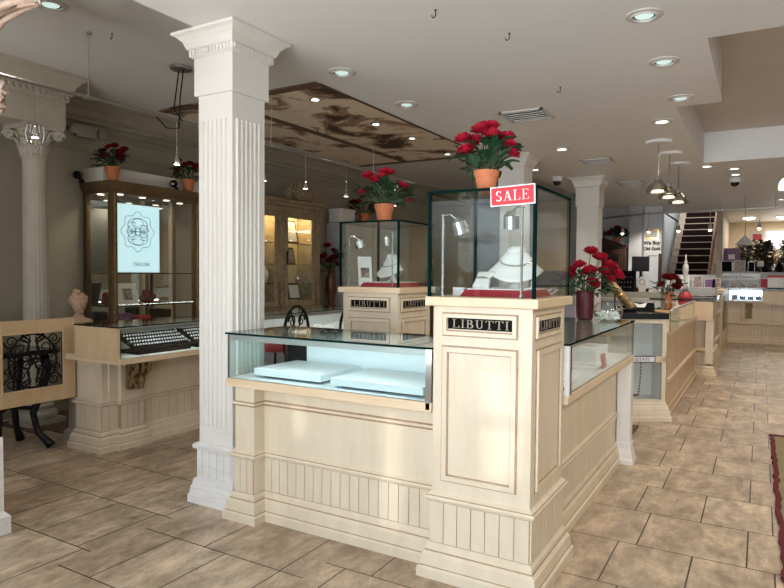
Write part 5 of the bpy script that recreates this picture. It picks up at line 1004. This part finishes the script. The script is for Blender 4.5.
card('dark brown picture card right of the purple card at the stair foot', -.96, 1.2, .15, .2, 'photo'); card('red framed card beside the desk calendar', .06, 1.21, .16, .22, 'inkred', 16.4)
for x, z, w_, h_, mm, y, lab in ((-.74, 1.571, .30, .26, 'blackfab', 16.88, 'black picture board on top of the riser right of the stairs'), (-.44, 1.571, .24, .27, 'photo', 16.88, 'white mounted brown picture on top of the riser'), (-.20, 1.571, .14, .24, 'blackfab', 16.88, 'narrow black board on top of the riser'), (-.02, 1.70, .13, .13, 'paper', 16.9, 'small white notice on top of the riser')): card(lab, x, z, w_, h_, mm, y)
for x, r_, h_, mm, lab in ((.08, .07, .14, 'blackfab', 'black round jar on top of the riser'), (.24, .06, .18, 'silver', 'silver jar on top of the riser'), (.36, .07, .24, 'blackfab', 'tall black jar at the right end of the riser'), (-.86, .03, .2, 'brass', 'brass candlestick at the left end of the riser top')):
    t = thing('jar', lab, 'jar', (x, 16.88, 1.571), None, True); obj('jar_body', MB().lathe([(r_*.8, 0), (r_, h_*.3), (r_*.9, h_*.7), (r_*.5, h_*.8)], 14), mm, t, smooth=True); obj('lid', MB().lathe([(r_*.55, h_*.8), (r_*.5, h_*.9), (r_*.1, h_)], 12), mm, t)
t = thing('desk_calendar', 'white desk calendar with red top on the back counter', 'calendar', (.28, 16.2, 1.2), None, True); m = MB(); m.xprism([(-.10, 0), (.10, 0), (0, .30)], -.15, .15); obj('stand', m, 'ink', t); m = MB(); m.T = frame((0, -.105, 0), (1, 0, 0), (0, .1, .3)); m.box(-.15, .15, .03, .30, 0, .004); obj('page', m, 'paper', t); m = MB(); m.T = frame((0, -.105, 0), (1, 0, 0), (0, .1, .3)); m.box(-.15, .15, .26, .31, .004, .006); obj('header', m, 'inkred', t)
m = MB(); m.T = frame((0, -.105, 0), (1, 0, 0), (0, .1, .3)); [m.box(-.13+i*.045, -.128+i*.045, .04, .25, .004, .005) for i in range(7)]; [m.box(-.13, .14, .05+j*.04, .052+j*.04, .004, .005) for j in range(6)]; obj('grid', m, 'inkblue', t)
t = thing('framed_board', 'dark framed board with white centre between the stairs and the greenery', 'picture frame', (-.62, 17.4, 1.75)); obj('frame', MB().box(-.82, -.46, 17.38, 17.42, 1.80, 2.15), 'purple', t); obj('print', MB().box(-.70, -.56, 17.37, 17.38, 1.88, 2.0), 'paper', t); obj('easel', MB().box(-.66, -.62, 17.42, 17.46, 0, 1.8), 'darkwood', t)
for x, y, w_, h_, lab in ((-.30, 18.5, .40, 2.35, 'dark green artificial tree nearest the stairs at the back'), (.06, 17.5, .38, 2.3, 'artificial tree with rust leaves behind the cone lamp'), (.60, 18.7, .42, 2.4, 'artificial tree with pale sprays at the far right'), (1.1, 17.6, .40, 2.2, 'dark artificial tree at the right edge of the back room')):
    t = thing('artificial_tree', lab, 'tree', (x, y, 0), 'artificial trees in the back room', True); m = MB(); m.tube([(0, 0, 0), (0, 0, h_*.9)], .03, 6); obj('trunk', m, 'darkwood', t); obj('stand', MB().lathe([(.18, 0), (.15, .2)], 14), 'terra', t)
    l = MB(); l2 = MB()
    for k_ in range(1300):
        a = rr.uniform(0, 2*PI); z = rr.uniform(.6, h_); q = w_*.75*rr.random()**.5*(1.05-.55*(z/h_)**2); c_ = Vector((q*math.cos(a), q*math.sin(a), z)); d = Vector((math.cos(a), math.sin(a), rr.uniform(-.6, .6))).normalized(); sd = d.cross(Vector((0, 0, 1))).normalized()
        (l2 if k_ % 5 == 0 else l).add([c_, c_+d*.07+sd*.055, c_+d*.18, c_+d*.07-sd*.055], [(0, 1, 2, 3)])
    obj('foliage', l, 'foliage', t); obj('coloured_leaves', l2, 'rust' if 'rust' in lab else 'stone', t)
t = thing('wall_picture', 'red and white square picture on the beige back room wall', 'picture', (-.1, 20.58, 2.3)); obj('mount', MB().box(-.27, .03, 20.57, 20.6, 2.62-.22, 2.62+.08), 'vent', t); obj('print', MB().box(-.23, -.01, 20.56, 20.57, 2.44, 2.66), 'inkred', t)
t = thing('book_stack', 'small stack of peach books under the bright back room wall', 'books', (-.62, 19.5, 0)); obj('cabinet_base', MB().box(-.79, -.3, 19.3, 19.7, 0, 1.95), 'wallgrey', t); obj('books', MB().box(-.78, -.35, 19.3, 19.6, 1.95, 2.02).box(-.76, -.38, 19.32, 19.6, 2.02, 2.10).box(-.77, -.36, 19.3, 19.6, 2.10, 2.18), 'rust', t)
# left part of the far end
t = thing('armoire', 'dark mahogany armoire with arched crest at the far grey wall', 'armoire', (-2.95, 14.7, 0)); x0, x1, y0, y1 = -3.5, -2.58, 14.5, 14.98
f = MB(); f.box(x0, x1, y0+.02, y1, 0, 2.12).box(x0-.03, x1+.03, y0, y1, 2.08, 2.15); obj('carcass', f, 'darkwood', t, .005)
m = MB(); m.yprism([(-3.45, 2.15), (-2.63, 2.15), (-2.75, 2.20), (-2.92, 2.26), (-3.04, 2.30), (-3.16, 2.26), (-3.33, 2.20)], y0+.02, y0+.08); m.lathe([(.03, 2.28), (.02, 2.34), (.035, 2.38), (.01, 2.48)], 10, (-3.04, y0+.05)); obj('crest', m, 'darkwood', t)
for a, b_ in ((-3.44, -3.06), (-3.02, -2.64)): d = obj('door', MB().box(a, b_, y0, y0+.02, .1, 2.04), 'darkwood', t, .004); obj('mirror_pane', MB().box(a+.06, b_-.06, y0-.004, y0, 1.2, 1.95), 'mirror', d)
plant('dark plant in a pot on top of the mahogany armoire', (-2.80, 14.76, 2.155), 'terra', 1.6, ring_of([(-.15, 0, .1), (0, 0, .2), (.12, 0, .12)]), True, .10, 70, .17, (.0, .22), 23, 'plants at the far end', name='potted_plant')
t = thing('rear_counter', 'grey topped staff counter across the room behind the burgundy vase', 'counter', (-2.5, 11.3, 0)); obj('body', MB().box(-4.2, -1.45, 11.0, 11.5, 0, 1.05), 'lav', t); obj('top', MB().box(-4.25, -1.42, 10.95, 11.55, 1.05, 1.10), 'vent', t, .004); obj('riser_shelf', MB().box(-4.2, -1.44, 11.25, 11.55, 1.10, 1.20), 'crown', t)
t = thing('velvet_display', 'black velvet jewelry board on the rear staff counter', 'display board', (-1.92, 11.42, 1.2)); m = MB(); m.xprism([(11.32, 1.2), (11.52, 1.2), (11.52, 1.56), (11.48, 1.56)], -2.45, -1.86); obj('board', m, 'blackfab', t); m = MB(); [m.ball((-2.42+.05*i, 11.33+.15*((z_-1.2)/.36)-.004, z_), .012, 5, 4) for i in range(11) for z_ in (1.28, 1.36, 1.45)]; obj('jewels', m, 'silver', t)
t = thing('necklace_bust', 'flat white necklace bust standing right of the black velvet board', 'necklace stand', (-1.74, 11.40, 1.20), None, True); m = MB(); m.yprism([(-.05, 0), (.05, 0), (.06, .05), (.10, .16), (.05, .22), (.03, .26), (-.03, .26), (-.05, .22), (-.10, .16), (-.06, .05)], -.015, .015); obj('bust_board', m, 'linen', t, .004); m = MB(); m.tube([(.04*math.sin(a), -.02, .17+.05*math.cos(a)) for a in [k_*PI/8 for k_ in range(17)]], .005, 5); obj('necklace', m, 'brass', t)
t = thing('small_box', 'small white ring box beside the flat necklace bust', 'box', (-1.54, 11.40, 1.2), None, True); obj('box_body', MB().box(-.09, .09, -.05, .05, 0, .05), 'linen', t, .003); obj('lid', MB().box(-.09, .09, .03, .05, .05, .11), 'linen', t); obj('clasp', MB().box(-.02, .02, -.055, -.05, .02, .04), 'brass', t)
t = thing('monitor', 'black computer monitor near the grey pier at the far end', 'monitor', (-2.2, 14.3, 1.2)); obj('screen', MB().box(-2.40, -2.05, 14.28, 14.32, 1.56, 1.88), 'screenoff', t, .004); obj('stand', MB().box(-2.25, -2.20, 14.32, 14.36, 1.2, 1.62).box(-2.34, -2.11, 14.25, 14.42, 1.2, 1.215), 'black', t); 
t = thing('desk', 'dark desk under the computer monitor at the far end', 'desk', (-2.2, 14.3, 0)); obj('desk_body', MB().box(-2.55, -1.80, 14.05, 14.6, 0, 1.15), 'darkwood', t); obj('desk_top', MB().box(-2.57, -1.78, 14.03, 14.62, 1.15, 1.2), 'darkwood', t)
t = thing('gold_frame', 'small gold framed notice above the old gold sign', 'picture frame', (-2.1, 15.03, 2.27)); obj('frame', MB().box(-2.245, -1.965, 15.02, 15.048, 2.28, 2.51), 'brass', t, .003); obj('print', MB().box(-2.21, -2.0, 15.015, 15.02, 2.315, 2.475), 'vent', t)
t = thing('notice_sign', 'white sign reading We Buy Old Gold on the pale wall', 'sign', (-2.11, 15.03, 1.97)); obj('sign_board', MB().box(-2.265, -1.96, 15.03, 15.048, 1.97, 2.27), 'paper', t); text('We Buy', .105, 'lettering', 'ink', t, FY(-2.112, 15.026, 2.195), .001, bold=.006); text('Old Gold', .092, 'lettering', 'ink', t, FY(-2.112, 15.026, 2.065), .001, bold=.006)
tag(obj('sign_strip', MB().box(-2.2, -2.0, 15.03, 15.045, 1.90, 1.925), 'crown'), 'thin beige strip below the old gold sign', 'strip')
t = thing('dark_post', 'dark narrow post beside the pale stair wall', 'post', (-1.95, 14.5, 0)); obj('pole', MB().box(-1.93, -1.87, 14.72, 14.78, 0, 1.95), 'darkwood', t); obj('foot', MB().box(-1.96, -1.84, 14.68, 14.79, 0, .04), 'darkwood', t)
# rug at the right edge
t = thing('area_rug', 'beige rug with ragged dark red border at the right edge', 'rug', (.9, 5.3, 0)); obj('pile', MB().box(.135, 1.8, 3.6, 6.79, .001, .012), 'rug', t)
m = MB(); rr2 = random.Random(2); n = 60; L = []; Q = []
for i in range(n+1): y = 3.5+3.32*i/n; L.append(.105+.025*(1-i/n)+rr2.uniform(-.010, .010)); Q.append((y, L[-1]))
for i in range(n): (ya_, xa), (yb_, xb) = Q[i], Q[i+1]; m.add([(xa, ya_, .001), (xa+.03, ya_, .001), (xb+.03, yb_, .001), (xb, yb_, .001), (xa, ya_, .022), (xa+.03, ya_, .02), (xb+.03, yb_, .02), (xb, yb_, .022)], [(4, 5, 6, 7), (0, 3, 7, 4), (1, 5, 6, 2), (0, 4, 5, 1), (3, 2, 6, 7)])
m.box(.10, 1.8, 6.80, 6.83, .001, .02); obj('border', m, 'redrug', t)
